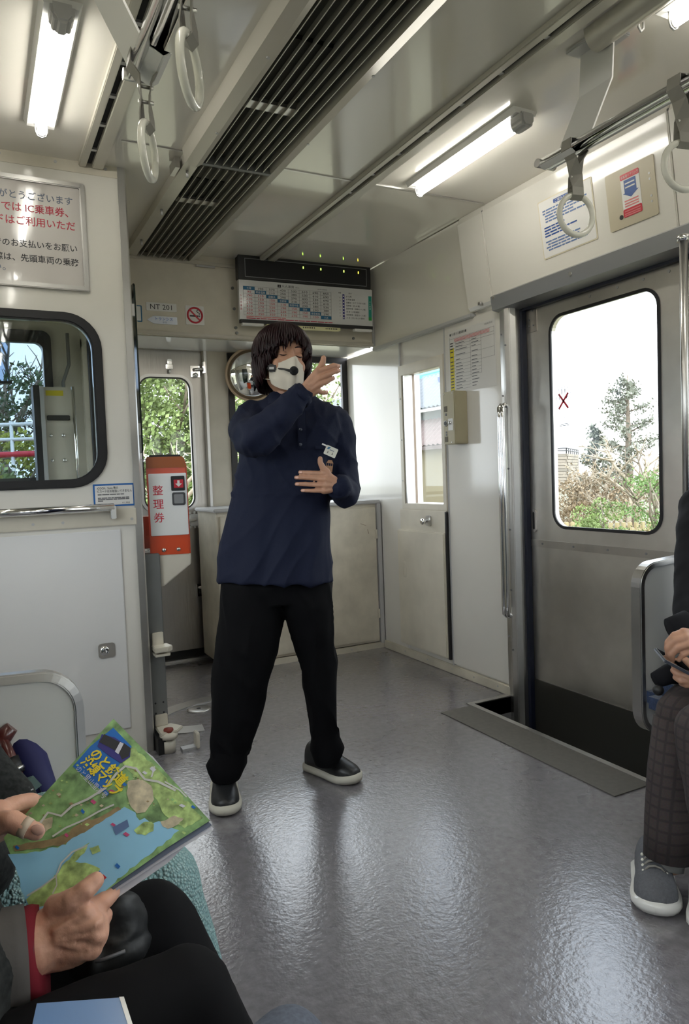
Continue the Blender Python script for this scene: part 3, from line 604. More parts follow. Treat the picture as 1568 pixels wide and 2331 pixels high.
# ================================================================== driver's cab partition on the left
PY = 3.07
mb = MB(); ringplate(mb, rect(XL, .592, 0, ZC+.02), rrect(-.30, .452, 1.168, 1.806, .11), YP, PY, PY+.05)
wp = struct(mb.build('wall_partition', 'panel'), 'white partition wall of the driver cab with a black edged window', 'wall')
mb = MB(); mb.prism([(.585, PY-.006), (.612, PY-.006), (.618, PY), (.618, PY+.055), (.585, PY+.055)], ZP, 0, ZC+.02); mb.build('edge_trim', 'alu', wp)
mb = MB(); ringplate(mb, rrect(-.34, .487, 1.138, 1.838, .14), rrect(-.305, .448, 1.173, 1.80, .108), YP, PY-.016, PY+.01); mb.build('window_gasket', 'rubber', wp, bevel=.006)
MB().prism(rrect(-.32, .46, 1.16, 1.815, .12), YP, PY+.022, PY+.027).build('pane', 'glasscab', wp)
MB().box(XL, .59, PY-.003, PY, 2.395, ZC+.01).build('top_strip', 'cream', wp)
for x in (.15, .35, .54): MB().cyl((x, PY-.005, 2.425), (x, PY-.002, 2.425), .006, 8).build('screw', 'aludull', wp)
MB().box(XL, .59, PY-.012, PY, .975, 1.045).build('waist_rail', 'cream', wp, bevel=.003)
for x in (.19, .30, .57): MB().cyl((x, PY-.014, 1.0), (x, PY-.011, 1.0), .006, 8).build('screw', 'aludull', wp)
MB().box(XL, .523, PY-.008, PY, .12, .958).build('lower_panel', mat('lowerpanel', (.72, .72, .72), .22, coat=.4), wp, bevel=.003)
hb = thing('partition_handrail', 'horizontal chrome handrail under the partition window', 'handrail', (.2, PY, 1.04))
MB().tube([(XL+.02, PY-.04, 1.052), (.495, PY-.04, 1.052)], .017, 12).build('rail', 'chrome', hb); MB().box(.480, .502, PY-.055, PY-.011, 1.005, 1.06).build('bracket', 'chrome', hb, bevel=.003)
lk = thing('panel_lock', 'round keyed lock on a steel plate low on the partition', 'lock', (.44, PY-.01, .43))
MB().prism(rrect(.408, .474, .432, .492, .012), YP, PY-.009, PY-.013).build('plate', 'steel', lk); MB().lathe([(.019, 0), (.019, .006), (.013, .008), (0, .008)], (.432, PY-.012, .462), (0, -1, 0), 18).build('cylinder', 'chrome', lk)
MB().box(.4305, .4335, PY-.0215, PY-.0195, .455, .469).build('key_slot', 'black', lk)
# framed notice
po = thing('framed_notice', 'framed passenger notice in Japanese on the cab partition', 'poster', (.1, PY, 1.93))
mb = MB(); ringplate(mb, rect(-.35, .452, 1.925, 2.350), rect(-.335, .432, 1.945, 2.330), YP, PY-.016, PY-.001); mb.build('frame', 'alu', po, bevel=.003)
MB().box(-.34, .436, PY-.006, PY-.003, 1.94, 2.335).build('sheet', 'posterpaper', po)
for s_, z, m_, sz, xr in (('がとうございます', 2.263, 'greyblue', .0345, .407), ('では IC乗車券、', 2.215, 'redtext', .0375, .410), ('ドはご利用いただ', 2.165, 'redtext', .0375, .412), ('でのお支払いをお願い', 2.080, 'ink', .0312, .415), ('際は、先頭車両の乗務', 2.025, 'ink', .0312, .417)):
    text('lettering', s_, sz, m_, po, (xr, PY-.0065, z), (1, 0, 0), (0, 0, 1), 'RIGHT', bold=.012, sx=.98)
text('lettering', 'い。', .036, 'greyblue', po, (.10, PY-.0065, 1.985), (1, 0, 0), (0, 0, 1))
ic = thing('card_notice', 'small blue edged notice about fare cards above the partition handrail', 'sign', (.5, PY, 1.05))
MB().box(.423, .588, PY-.003, PY-.001, 1.055, 1.149).build('blue_border', mat('stickerblue', srgb(30, 95, 165), .4), ic); MB().box(.430, .581, PY-.0036, PY-.002, 1.062, 1.142).build('white_field', 'paper', ic)
text('lettering', 'ICOCA、Suica 等の', .0125, 'ink', ic, (.438, PY-.0041, 1.127), (1, 0, 0), (0, 0, 1), sx=.8, bold=.01)
text('lettering', 'ICカードはお取扱いできません', .0125, 'ink', ic, (.438, PY-.0041, 1.114), (1, 0, 0), (0, 0, 1), sx=.8, bold=.01)
for z, b_ in ((1.105, .545), (1.091, .565), (1.085, .565), (1.079, .46)):
    u = .440
    while u < b_: L = rr.uniform(.01, .03); MB().box(u, min(u+L, b_), PY-.0041, PY-.0035, z-.0022, z+.0022).build('print_line', 'inkgrey', ic); u += L+.002
text('lettering', 'のと鉄道', .008, 'ink', ic, (.535, PY-.0041, 1.066), (1, 0, 0), (0, 0, 1))
# dark edge-on plate on the partition edge
bp_ = thing('dark_screen', 'dark green glass screen standing edge-on at the partition edge', 'screen', (.64, 3.13, 1.27))
MB().prism(rrect(3.10, 3.50, 1.275, 1.99, .02), XP, .634, .641).build('plate', 'darkgreen', bp_, bevel=.002)
MB().box(.618, .634, 3.10, 3.125, 1.35, 1.40).build('clamp', 'alu', bp_); MB().box(.618, .634, 3.10, 3.125, 1.85, 1.90).build('clamp', 'alu', bp_)
# side of the cab and post
gp = thing('gate_post', 'grey steel post with cream hinges under the ticket machine', 'post', (.65, 3.12, 0))
MB().box(.616, .690, 3.11, 3.18, .0, .84).build('post', 'greypost', gp, bevel=.004)
for x, z in ((.638, .19), (.672, .19), (.638, .145), (.672, .145)): MB().cyl((x, 3.108, z), (x, 3.112, z), .004, 8).build('hole', 'black', gp)
mb = MB(); mb.box(.636, .684, 3.095, 3.11, .44, .50); mb.prism([(.632, 3.11), (.632, 3.03), (.690, 3.03), (.712, 3.055), (.700, 3.11)], ZP, .425, .447); mb.build('upper_hinge', 'cream', gp, bevel=.003)
MB().prism([(.634, 3.11), (.634, 3.035), (.695, 3.035), (.702, 3.06), (.695, 3.11)], ZP, .408, .418).build('hinge_leaf', 'cream', gp)
mb = MB(); mb.box(.63, .685, 3.095, 3.11, .09, .14); mb.prism([(.63, 3.11), (.63, 3.0), (.70, 3.0), (.738, 3.05), (.70, 3.11)], ZP, .078, .092); mb.build('lower_hinge', 'cream', gp, bevel=.003)
MB().lathe([(.030, 0), (.030, .05), (.0, .05)], (.665, 3.02, .002), (0, 0, 1), 18).build('hinge_barrel', 'cream', gp)
MB().lathe([(.038, .06), (.038, .075), (.024, .085), (0, .085)], (.668, 3.02, .002), (0, 0, 1), 18).build('hinge_cap', 'cream', gp); MB().lathe([(.022, .085), (.02, .098), (0, .1)], (.668, 3.02, .002), (0, 0, 1), 14).build('grease_collar', mat('rust', srgb(120, 45, 30), .6), gp)
MB().box(.618, .65, 3.0, 3.08, 0, .07).build('foot_block', 'black', gp)
cl = thing('gate_catch', 'small bent cream floor catch beside the grey post', 'catch', (.78, 3.0, 0))
MB().box(.715, .775, 2.98, 3.02, .0, .012).build('base_plate', 'aludull', cl); MB().prism(rrect(2.975, 3.025, .0, .072, .012, 4), XP, .775, .79).build('upright', 'cream', cl, bevel=.003)
# turntable ring on the floor
fl = thing('floor_hatch', 'round floor hatch with silver rim segments behind the standing person', 'hatch', (1.05, 3.45, 0))
for a0, a1, r0, r1 in ((60, 150, .42, .50), (195, 262, .36, .45)):
    mb = MB(); cx, cy = (1.05, 3.17) if a0 < 180 else (.93, 3.62); rs = []
    for i in range(19):
        t = math.radians(a0+(a1-a0)*i/18); c_, s_ = math.cos(t), math.sin(t); rs.append([(cx+r0*c_, cy+r0*s_, 0), (cx+r1*c_, cy+r1*s_, 0), (cx+r1*c_, cy+r1*s_, .005), (cx+r0*c_, cy+r0*s_, .005)])
    mb.rings(rs, smooth=False); mb.build('rim_segment', 'alu', fl)
MB().lathe([(.058, 0), (.058, .003), (.05, .006), (.012, .006)], (.93, 3.50, 0), (0, 0, 1), 28).build('cover_disc', 'alu', fl); MB().lathe([(.012, .004), (.012, .0065), (0, .0065)], (.93, 3.50, 0), (0, 0, 1), 8).build('centre_hole', 'black', fl)
# ticket machine
tm = thing('ticket_machine', 'orange numbered ticket machine on a cream bracket beside the cab partition', 'ticket machine', (.72, 3.12, .72))
tx, ty = Vector((.97, -.24, 0)).normalized(), Vector((.24, .97, 0)).normalized()
TO = Vector((.655, 3.14, 0))
def TP(u, v, w): return TO + tx*u + ty*w + Vector((0, 0, v))
mb = MB(); mb.prism([(0, .825), (.172, .825), (.172, 1.215), (.160, 1.255), (0.0, 1.255), (0, 1.215)], TP, .0, .14); mb.build('body', 'orange', tm, bevel=.006)
mb = MB(); mb.prism([(.001, 1.205), (.171, 1.205), (.159, 1.257), (.001, 1.257)], TP, -.003, .13); mb.build('top_hood', 'orangetop', tm, bevel=.004)
MB().prism([(.01, 1.257), (.15, 1.257), (.145, 1.266), (.02, 1.266)], TP, .01, .12).build('lid', 'black', tm)
MB().prism(rect(.008, .168, .915, 1.185), TP, -.006, 0).build('front_plate', 'whitegloss', tm, bevel=.002)
for k, ch_ in enumerate('整理券'): text('lettering', ch_, .046, 'red', tm, TP(.022, 1.095-k*.059, -.0065), tx, (0, 0, 1), bold=.008)
MB().prism(rrect(.102, .160, 1.108, 1.172, .004, 3), TP, -.014, -.005).build('indicator_box', 'black', tm, bevel=.002)
MB().prism(rect(.114, .154, 1.121, 1.156), TP, -.0155, -.0135).build('red_window', 'red', tm)
MB().prism([(.129, 1.153), (.139, 1.153), (.139, 1.139), (.148, 1.139), (.134, 1.125), (.120, 1.139), (.129, 1.139)], TP, -.0165, -.0150).build('white_arrow', 'white', tm)
MB().prism(rrect(.104, .160, 1.045, 1.101, .008, 4), TP, -.013, -.005).build('issue_slot', mat('darkplastic', (.05, .052, .056), .4), tm, bevel=.003); MB().prism(rrect(.112, .152, 1.053, 1.093, .005, 3), TP, -.0145, -.012).build('slot_face', 'grey', tm)
for u in (.058, .120): MB().lathe([(.009, 0), (.008, .004), (0, .005)], TP(u, .852, -.001), -ty, 10).build('screw', 'alu', tm)
mb = MB(); mb.prism([(-.012, .83), (.172, .83), (.172, .785), (.050, .692), (-.012, .692)], TP, .0, .12); mb.build('bracket', 'cream', tm, bevel=.004)
mb = MB(); mb.prism(rect(-.04, .001, .85, 1.25), TP, .02, .13); mb.build('side_cover', 'clearplastic', tm)
mb = MB(); mb.prism(rect(-.035, .0, .86, 1.0), TP, .03, .12); mb.build('roll_holder', 'orange', tm)
# cab interior seen through the partition window
cc = thing('cab_console', 'cream control cabinet with black grips inside the driver cab', 'cabinet', (.38, 4.0, 0))
MB().box(.315, .470, 4.0, 4.12, 0, 1.66).build('body', 'cream', cc, bevel=.004); MB().box(.285, .315, 3.98, 4.13, .9, 1.665).build('black_frame', 'black', cc)
MB().box(.315, .335, 3.975, 4.0, .9, 1.66).build('blue_edge', 'aludull', cc)
for z in (1.155, 1.50): MB().box(.345, .455, 3.98, 4.0, z-.013, z+.013).build('grip', 'black', cc, bevel=.003)
MB().box(.345, .43, 3.998, 4.0, 1.615, 1.642).build('yellow_label', 'yellow', cc)
for x in (.36, .42):
    for z in (1.28, 1.41): MB().lathe([(.010, 0), (.008, .004), (0, .005)], (x, 4.0, z), (0, -1, 0), 10).build('knob', 'chrome', cc)
MB().tube([(.475, 3.97, 1.66), (.478, 3.97, .95)], .008, 8).build('side_bar', 'chrome', cc)
cs = struct(MB().box(.592, .616, 3.12, YF, 0, .95).build('wall_cab_side', 'cream'), 'low cream side wall between driver cab and passage', 'wall')
for y, m_ in ((3.9, 'cream'), (4.2, 'black'), (4.46, 'cream')): MB().box(.592, .616, y-.03, y+.03, .95, 2.0).build('upright', m_, cs)
MB().box(.592, .616, 3.12, YF, 1.95, 2.44).build('upper_panel', 'cream', cs)
cv = thing('cab_conduit', 'dark conduit with clips up the cab front wall', 'conduit', (.46, 4.47, 1.2)); MB().tube([(.49, 4.47, 1.2), (.485, 4.47, 1.75), (.52, 4.46, 1.85), (.52, 4.46, 2.03)], .010, 8).build('pipe', 'greypost', cv); MB().box(.475, .50, 4.455, 4.49, 1.62, 1.65).build('clip', 'black', cv)
# ================================================================== ceiling lamps
def lamp(x, y0, y1, label, grp='ceiling lamps'):
    o = thing('fluorescent_lamp', label, 'lamp', (x, (y0+y1)/2, ZC), grp)
    MB().prism([(x-.055, ZC), (x-.045, ZC-.02), (x+.045, ZC-.02), (x+.055, ZC)], lambda u, v, w: (u, w, v), y0-.03, y1+.03).build('base', 'white', o)
    MB().tube([(x, y0+.01, ZC-.045), (x, y1, ZC-.045)], .0155, 14).build('tube', 'tube', o)
    mb = MB(); mb.prism([(x-.032, ZC-.015), (x-.030, ZC-.05), (x-.016, ZC-.068), (x+.016, ZC-.068), (x+.030, ZC-.05), (x+.032, ZC-.015)], lambda u, v, w: (u, w, v), y0-.045, y0+.025); mb.build('socket', 'ltgrey', o, bevel=.008)
    mb = MB(); mb.tube([(x-.02, y1+.005, ZC-.02), (x-.02, y1+.005, ZC-.045), (x-.014, y1+.005, ZC-.060), (x, y1+.005, ZC-.066), (x+.014, y1+.005, ZC-.060), (x+.02, y1+.005, ZC-.045), (x+.02, y1+.005, ZC-.02)], .003, 6); mb.build('wire_clip', 'alu', o)
    return o
lamp(1.832, 2.06, 2.72, 'lit fluorescent tube lamp on the ceiling near the slanted door cover'); lamp(.275, 2.10, 2.76, 'lit fluorescent tube lamp on the ceiling above the cab partition')
for y, w_ in ((.75, 'first'), (-.6, 'second'), (-1.95, 'third')): lamp(1.832, y, y+.66, 'lit fluorescent tube lamp, %s behind the right handrail bracket' % w_); lamp(.275, y, y+.66, 'lit fluorescent tube lamp, %s behind the left handrail bracket' % w_)
cvr = thing('ceiling_duct', 'half-round cream cable duct along the ceiling by the bracket', 'duct', (1.72, .6, ZC))
mb = MB(); mb.rings([[(1.72+.045*math.cos(math.pi*k/10), y, ZC-.055*math.sin(math.pi*k/10)) for k in range(11)] for y in (-3, 1.60)], closed=False, cap=False); mb.add([(1.72+.045*math.cos(math.pi*k/10), 1.60, ZC-.055*math.sin(math.pi*k/10)) for k in range(11)], [tuple(range(11))]); mb.build('duct_body', 'railcream', cvr)
MB().tube([(1.79, 1.5, ZC), (1.79, 1.5, ZC-.02), (1.80, 1.5, ZC-.03), (1.81, 1.5, ZC-.02), (1.81, 1.5, ZC)], .004, 6).build('hook', 'white', cvr)
# ================================================================== overhead handrails and straps
def handrail(xr, s, yend, label):
    o = thing('overhead_handrail', label, 'handrail', (xr, yend, 2.08))
    for dx, r in ((-.016, .0145), (.016, .0145)): MB().tube([(xr+dx, -2.5, 2.08), (xr+dx, yend, 2.08)], r, 14).build('bar', 'chrome', o)
    for yb in (yend-.01, yend-1.45):
        pts = [(xr+s*.145, ZC-.004), (xr+s*.135, ZC-.14), (xr+s*.02, 2.075), (xr-s*.02, 2.055), (xr-s*.035, 2.065)]
        q = [(a-s*.0055, b) for a, b in pts[::-1]]
        MB().prism(pts+q, lambda u, v, w: (u, w, v), yb-.13, yb+.0).build('bracket', mat('bracketgrey', (.70, .70, .69), .3, metal=.1), o)
        MB().box(xr+s*.09, xr+s*.20, yb-.14, yb+.015, ZC-.012, ZC).build('ceiling_plate', 'ltgrey', o, bevel=.003)
    MB().tube([(xr-.035, yend+.006, 2.08), (xr+.035, yend+.006, 2.08)], .013, 12).build('end_cap', 'alu', o)
    return o
handrail(1.615, 1, 1.70, 'chrome overhead handrail near the door release plate'); handrail(.385, -1, 1.70, 'chrome overhead handrail near the cab partition')
def strap(x, y, yaw, label, rz=1.888):
    o = thing('hanging_strap', label, 'strap', (x, y, 2.08), 'hanging straps'); c_, s_ = math.cos(yaw), math.sin(yaw); d = Vector((c_, s_, 0)); nrm = Vector((-s_, c_, 0))
    R = .0575
    mb = MB(); mb.tube([Vector((x, y, rz))+d*R*math.cos(t*math.pi/18)+Vector((0, 0, R*math.sin(t*math.pi/18))) for t in range(36)], .0085, 10, closed=True); mb.build('ring', 'ring', o)
    top = rz+R
    # band: loop over the rail, pinched, loop under the ring's top bar
    path = [(0, 2.105), (.032, 2.100), (.036, 2.07), (.016, 2.045), (.010, 2.0), (.012, top+.02), (.013, top-.004), (0, top-.016), (-.013, top-.004), (-.012, top+.02), (-.010, 2.0), (-.016, 2.045), (-.036, 2.07), (-.032, 2.100)]
    mb = MB(); rs = []
    for k in range(len(path)+1):
        u, z = path[k % len(path)]; f = max(0, min(1, (z-1.97)/.08)); aa = Vector((1, 0, 0))*f + nrm*(1-f)*(1 if nrm.x >= 0 else -1); aa.normalize(); bb = Vector((-aa.y, aa.x, 0))
        u2, z2 = path[(k+1) % len(path)]; u1, z1 = path[k-1]; tn = Vector((u2-u1, z2-z1)).normalized(); pn = Vector((tn.y, -tn.x))
        hw = .019
        rs.append([Vector((x, y, z))+aa*u+bb*hw, Vector((x, y, z))+aa*u-bb*hw, Vector((x, y, z))+aa*(u+pn.x*.003)-bb*hw+Vector((0, 0, pn.y*.003)), Vector((x, y, z))+aa*(u+pn.x*.003)+bb*hw+Vector((0, 0, pn.y*.003))])
    mb.rings(rs, cap=False, smooth=False); mb.build('band', 'strapgrey', o)
    for z in (2.028, 1.995): MB().tube([Vector((x, y, z))-Vector((.017, 0, 0)), Vector((x, y, z))+Vector((.017, 0, 0))], .004, 8).build('rivet', 'alu', o)
strap(1.615, 1.585, -.15, 'white ring strap hanging before the blue printed notice'); strap(1.615, 1.225, -.2, 'white ring strap hanging past the red and blue door release sticker')
strap(.385, 1.645, 1.1, 'white ring strap at the end of the handrail by the cab partition'); strap(.385, 1.295, 1.0, 'white ring strap second from the handrail end by the cab partition')
# vertical pole at the right bench
vp = thing('stanchion_pole', 'silver vertical pole rising from the seat end panel beside the sliding door', 'pole', (2.216, 1.685, .82))
MB().tube([(2.216, 1.685, .825), (2.216, 1.685, 1.93)], .014, 10).build('pole', 'alu', vp); MB().box(2.206, 2.31, 1.677, 1.693, 1.912, 1.93).build('arm', 'alu', vp); MB().lathe([(.022, 0), (.022, .02), (.012, .024), (0, .024)], (2.216, 1.685, 1.91), (0, 0, 1), 14).build('joint', 'chrome', vp)
# ================================================================== bench seats and end panels
def bench(x0, x1, y0, y1, label, backx):
    o = thing('bench_seat', label, 'bench', ((x0+x1)/2, (y0+y1)/2, 0))
    MB().box(x0, x1, y0, y1, .30, .43).build('seat_cushion', 'seatblue', o, bevel=.045)
    MB().box(backx-.05, backx+.05, y0, y1, .42, .86).build('backrest', 'seatblue', o, bevel=.03)
    MB().box(min(x0, x1)+.09, max(x0, x1)-.09, y0, y1, 0, .30).build('base', mat('seatbase', (.03, .03, .032), .6), o)
bench(1.925, 2.34, -3.3, 1.66, 'blue upholstered bench seat along the wall behind the sliding door', 2.29); bench(-.34, .12, -3.3, 1.42, 'blue upholstered bench seat under the map reader', -.29)
def endpanel(x_edge, x_wall, y, zt, zb, label, t=.035):
    o = thing('seat_end_panel', label, 'panel', (x_edge, y, zb))
    lo, hi = min(x_edge, x_wall), max(x_edge, x_wall); s = 1 if x_edge < x_wall else -1
    r = .07
    prof = []
    for i in range(9): a = math.radians(90*i/8); prof.append((x_edge+s*(r-r*math.sin(a)), zb+r-r*math.cos(a)))
    prof = [(x_wall, zb)] + prof
    for i in range(9): a = math.radians(90*i/8); prof.append((x_edge+s*(r-r*math.cos(a)), zt-r+r*math.sin(a)))
    prof.append((x_wall, zt+.02))
    mb = MB(); mb.prism(prof, YP, y+.006, y+t-.006); mb.build('panel', 'seatpanel', o)
    mb = MB(); rs = []
    for i, (u, z) in enumerate(prof):
        u0, z0 = prof[max(0, i-1)]; u1, z1 = prof[min(len(prof)-1, i+1)]; tn = Vector((u1-u0, z1-z0)).normalized(); nn = Vector((tn.y, -tn.x))
        if (nn.x*(x_edge-x_wall) < 0 and abs(nn.x) > .3) or (abs(nn.x) <= .3 and (z-(zt+zb)/2)*nn.y < 0): nn = -nn
        rs.append([(u-nn.x*.006, y, z-nn.y*.006), (u+nn.x*.012, y+.004, z+nn.y*.012), (u+nn.x*.012, y+t-.004, z+nn.y*.012), (u-nn.x*.006, y+t, z-nn.y*.006)])
    mb.rings(rs, smooth=False); mb.build('edge_frame', 'alu', o, bevel=.003)
endpanel(1.965, 2.355, 1.66, .805, .24, 'grey seat end panel with a silver edge beside the sliding door', .05); endpanel(.150, -.355, 1.45, .788, .24, 'grey seat end panel with a silver edge before the cab partition')
# ================================================================== outside
GZ = -1.15
MB().box(-60, 80, -40, 120, GZ-.2, GZ).build('ground', mat('ground', (.20, .19, .13), .9, noise_amt=.4, noise_scale=.6)); struct(bpy.data.objects['ground'], 'grass and earth ground beside the railway', 'ground')
mat('leafdark', (.075, .115, .050), .7, noise_amt=.5, noise_scale=1.5); mat('leafmid', (.19, .26, .085), .7, noise_amt=.6, noise_scale=2.5); mat('leafyellow', (.34, .36, .06), .7, noise_amt=.4, noise_scale=2)
mat('leafbrown', (.30, .23, .15), .8, noise_amt=.4, noise_scale=2); mat('bark', (.22, .18, .14), .9, noise_amt=.3); mat('barkpale', (.42, .36, .28), .9); mat('pine', (.14, .24, .07), .7, noise_amt=.4)
mat('conifer', (.22, .235, .19), .8, noise_amt=.4, noise_scale=2)  # foliage colour lightened to stand in for bright haze
def leaves(pts, size, rng, flat=0):
    vs, fs = [], []
    for p in pts:
        a = Vector((rng.gauss(0, 1), rng.gauss(0, 1), rng.gauss(0, 1)*(1-flat))).normalized(); b = a.orthogonal().normalized()
        c = a.cross(b); s = size*rng.uniform(.6, 1.4); o = len(vs)
        vs += [p-b*s, p+c*s*.6, p+b*s, p-c*s*.6]; fs.append((o, o+1, o+2, o+3))
    mb = MB(); mb.add(vs, fs); return mb
def branches(mb, base, tip, r, depth, rng, n=4, spread=.6, ends=None):
    base, tip = Vector(base), Vector(tip); mid = base.lerp(tip, .5)+Vector((rng.gauss(0, .05), rng.gauss(0, .05), 0))*(tip-base).length
    mb.tube([base, mid, tip], [r, r*.75, r*.45], 5)
    if ends is not None: ends.append(tip); ends.append(mid)
    if depth:
        L = (tip-base).length
        for i in range(n):
            t = rng.uniform(.35, 1); p = base.lerp(tip, t); d = (tip-base).normalized()+Vector((rng.gauss(0, spread), rng.gauss(0, spread), rng.gauss(.1, spread*.6)))
            branches(mb, p, p+d.normalized()*L*rng.uniform(.35, .6), r*.5, depth-1, rng, n, spread, ends)
def tree(name, label, base, h, w, leafm, n, size, seed, cat='tree', barkm='bark', shape='round', nb=5, grp='trees and shrubs outside'):
    rng = random.Random(seed); base = Vector(base); o = thing(name, label, cat, base, grp)
    tr = MB(); ends = []
    if shape == 'conifer':
        tr.tube([base, base+Vector((0, 0, h))], [w*.05, .02], 6); pts = []
        for i in range(int(h*7)):
            z = h*(.10+.88*i/(h*7)); L = w*.5*(1-z/h)**.8*rng.uniform(.5, 1.25); a = rng.uniform(0, 6.28)
            tip = base+Vector((math.cos(a)*L, math.sin(a)*L, z+L*rng.uniform(.05, .45))); s = base+Vector((0, 0, z)); tr.tube([s, tip], [.035, .01], 4)
            for k in range(int(n/(h*7))):
                t = rng.uniform(.15, 1.05)**.7; pts.append(s.lerp(tip, t)+Vector((rng.gauss(0, .14), rng.gauss(0, .14), rng.gauss(0, .12)))*(w*.16))
    elif shape == 'pine':
        branches(tr, base, base+Vector((w*.1, 0, h)), w*.04, 2, rng, nb, .8, ends); pts = []
        for k in range(14):
            c = base+Vector((rng.uniform(-.5, .5)*w, rng.uniform(-.5, .5)*w, h*rng.uniform(.25, 1)))
            for q in range(n//14): pts.append(c+Vector((rng.gauss(0, .16)*w, rng.gauss(0, .16)*w, rng.gauss(0, .035)*h)))
    else:
        branches(tr, base, base+Vector((0, 0, h*(.55 if shape == 'round' else .8))), w*.035, 3 if shape == 'bare' else 2, rng, nb, .75, ends); pts = []
        if n:
            for k in range(26 if h < 4 else 75):
                c = base+Vector((rng.uniform(-.42, .42)*w, rng.uniform(-.42, .42)*w, h*rng.uniform(.12, .92))); rr_ = w*rng.uniform(.10, .20)
                for q in range(n//(26 if h < 4 else 75)):
                    d = Vector((rng.gauss(0, 1), rng.gauss(0, 1), rng.gauss(0, 1))).normalized(); pts.append(c+d*rr_*rng.uniform(.75, 1.05))
    tr.build('trunk', barkm, o)
    if pts: tag(leaves(pts, size, rng).build('foliage', leafm, o), kind='stuff')
    return o
def gp_(x, y, d): q = px(x, y, d); return Vector((q.x, q.y, GZ))
def ht_(y, x, d): return px(x, y, d).z-GZ
# through the sliding door's window
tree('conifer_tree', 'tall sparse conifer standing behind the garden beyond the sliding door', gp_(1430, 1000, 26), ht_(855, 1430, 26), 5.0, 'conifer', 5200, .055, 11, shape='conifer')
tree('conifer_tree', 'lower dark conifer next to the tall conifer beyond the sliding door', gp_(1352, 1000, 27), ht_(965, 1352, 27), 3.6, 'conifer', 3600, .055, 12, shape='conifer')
tree('bare_shrub', 'pale bare branching shrub before the conifers', gp_(1440, 1000, 15), ht_(1035, 1440, 15), 2.4, 'leafbrown', 1500, .03, 13, 'shrub', 'barkpale', 'bare', 6)
tree('bare_shrub', 'tangled brown thicket beside the balcony corner building', gp_(1345, 1000, 16), ht_(1090, 1345, 16), 2.4, 'leafbrown', 6000, .035, 14, 'shrub', 'barkpale', 'bare', 6)
tree('garden_shrub', 'round fresh green shrub behind the bamboo fence', gp_(1368, 1000, 11), ht_(1130, 1368, 11), 1.0, 'leafmid', 6000, .022, 15, 'shrub')
tree('garden_pine', 'bright green layered garden pine at the side of the bare shrub', gp_(1492, 1000, 11), ht_(1080, 1492, 11), 1.0, 'pine', 5000, .02, 16, shape='pine')
tree('garden_shrub', 'low olive green shrub under the garden pine', gp_(1455, 1000, 10.5), ht_(1185, 1455, 10.5), 1.0, 'leafmid', 4000, .018, 17, 'shrub')
def fence(x0, x1, y, d, label):
    a, b = gp_(x0, y, d), gp_(x1, y, d); o = thing('garden_fence', label, 'fence', (a+b)/2); h = ht_(1188, (x0+x1)/2, d); n_ = max(2, int((b-a).length/.10)); u = (b-a).normalized()
    for i in range(n_+1): c = a+u*(b-a).length*i/n_; MB().box(c.x-.025, c.x+.025, c.y-.025, c.y+.025, GZ, GZ+h).build('picket', mat('bamboo', (.46, .38, .22), .8), o)
    for f in (.45, .9): MB().tube([a+Vector((0, 0, h*f)), b+Vector((0, 0, h*f))], .025, 6).build('fence_rail', 'bamboo', o)
fence(1262, 1330, 1180, 12.5, 'bamboo picket fence below the balcony corner building'); fence(1390, 1506, 1190, 12.0, 'bamboo picket fence below the garden pine')
# balcony building
A = px(1245, 1030, 19); B = px(1289, 1030, 19); Cc = px(1316, 1040, 22)
A2 = B+(A-B)*2
o = thing('balcony_building', 'beige brick building corner with a railed roof terrace', 'building', (B.x, B.y, GZ))
z1, z0 = px(1289, 1032, 19).z, px(1289, 1107, 19).z
mat('beigewall', (.24, .21, .17), .8); mat('beigebrick', (.33, .29, .24), .8); mat('beigebrick2', (.25, .225, .19), .8)
mb = MB(); poly = [(A2.x, A2.y), (B.x, B.y), (Cc.x, Cc.y), (Cc.x+2, Cc.y+6), (A2.x+3, A2.y+8)]; mb.prism(poly, ZP, z0, z1); mb.build('upper_storey', 'beigewall', o)
for (p, q) in ((A, B), (B, Cc)):
    u = (q-p); L = u.length; u.normalize(); nn = Vector((u.y, -u.x, 0)); nn = nn if nn.dot(CAM-p) > 0 else -nn; rh = (z1-z0)/11
    bk = None; nc = max(1, int(L/.34))
    for r_ in range(11):
        for c_ in range(nc):
            s = (c_+(.5 if r_ % 2 else 0))*L/nc; e = min(L, s+L/nc-.03)
            if e-s < .05: continue
            cen = p+u*((s+e)/2)+nn*.01; MB().obox((cen.x, cen.y, z0+rh*(r_+.5)), u*((e-s)/2), nn*.012, (0, 0, rh*.42)).build('brick', 'beigebrick' if (r_*7+c_*3) % 5 else 'beigebrick2', o)
for k in range(3): q = B+(A-B)*(.3+k*.45); MB().box(q.x-.06, q.x+.06, q.y+.3, q.y+.5, GZ, z0).build('post', 'beigewall', o)
MB().prism([(A2.x+.5, A2.y+2), (B.x+.2, B.y+1.2), (Cc.x+1, Cc.y+5), (A2.x+3, A2.y+6)], ZP, GZ, z0).build('ground_storey', mat('storeywall', (.30, .28, .24), .8), o)  # set-back ground storey in one even grey-beige
rz = px(1289, 1020, 19).z
for p, q in ((A2, B), (B, Cc)):
    for z in (rz, (rz*.55+z1*.45)): MB().tube([(p.x, p.y, z), (q.x, q.y, z)], .02, 5).build('railing', 'inkgrey', o)
    nn_ = max(3, int((q-p).length/.5))
    for i in range(nn_+1): c = p.lerp(q, i/nn_); MB().tube([(c.x, c.y, z1), (c.x, c.y, rz)], .014, 4).build('baluster', 'inkgrey', o)
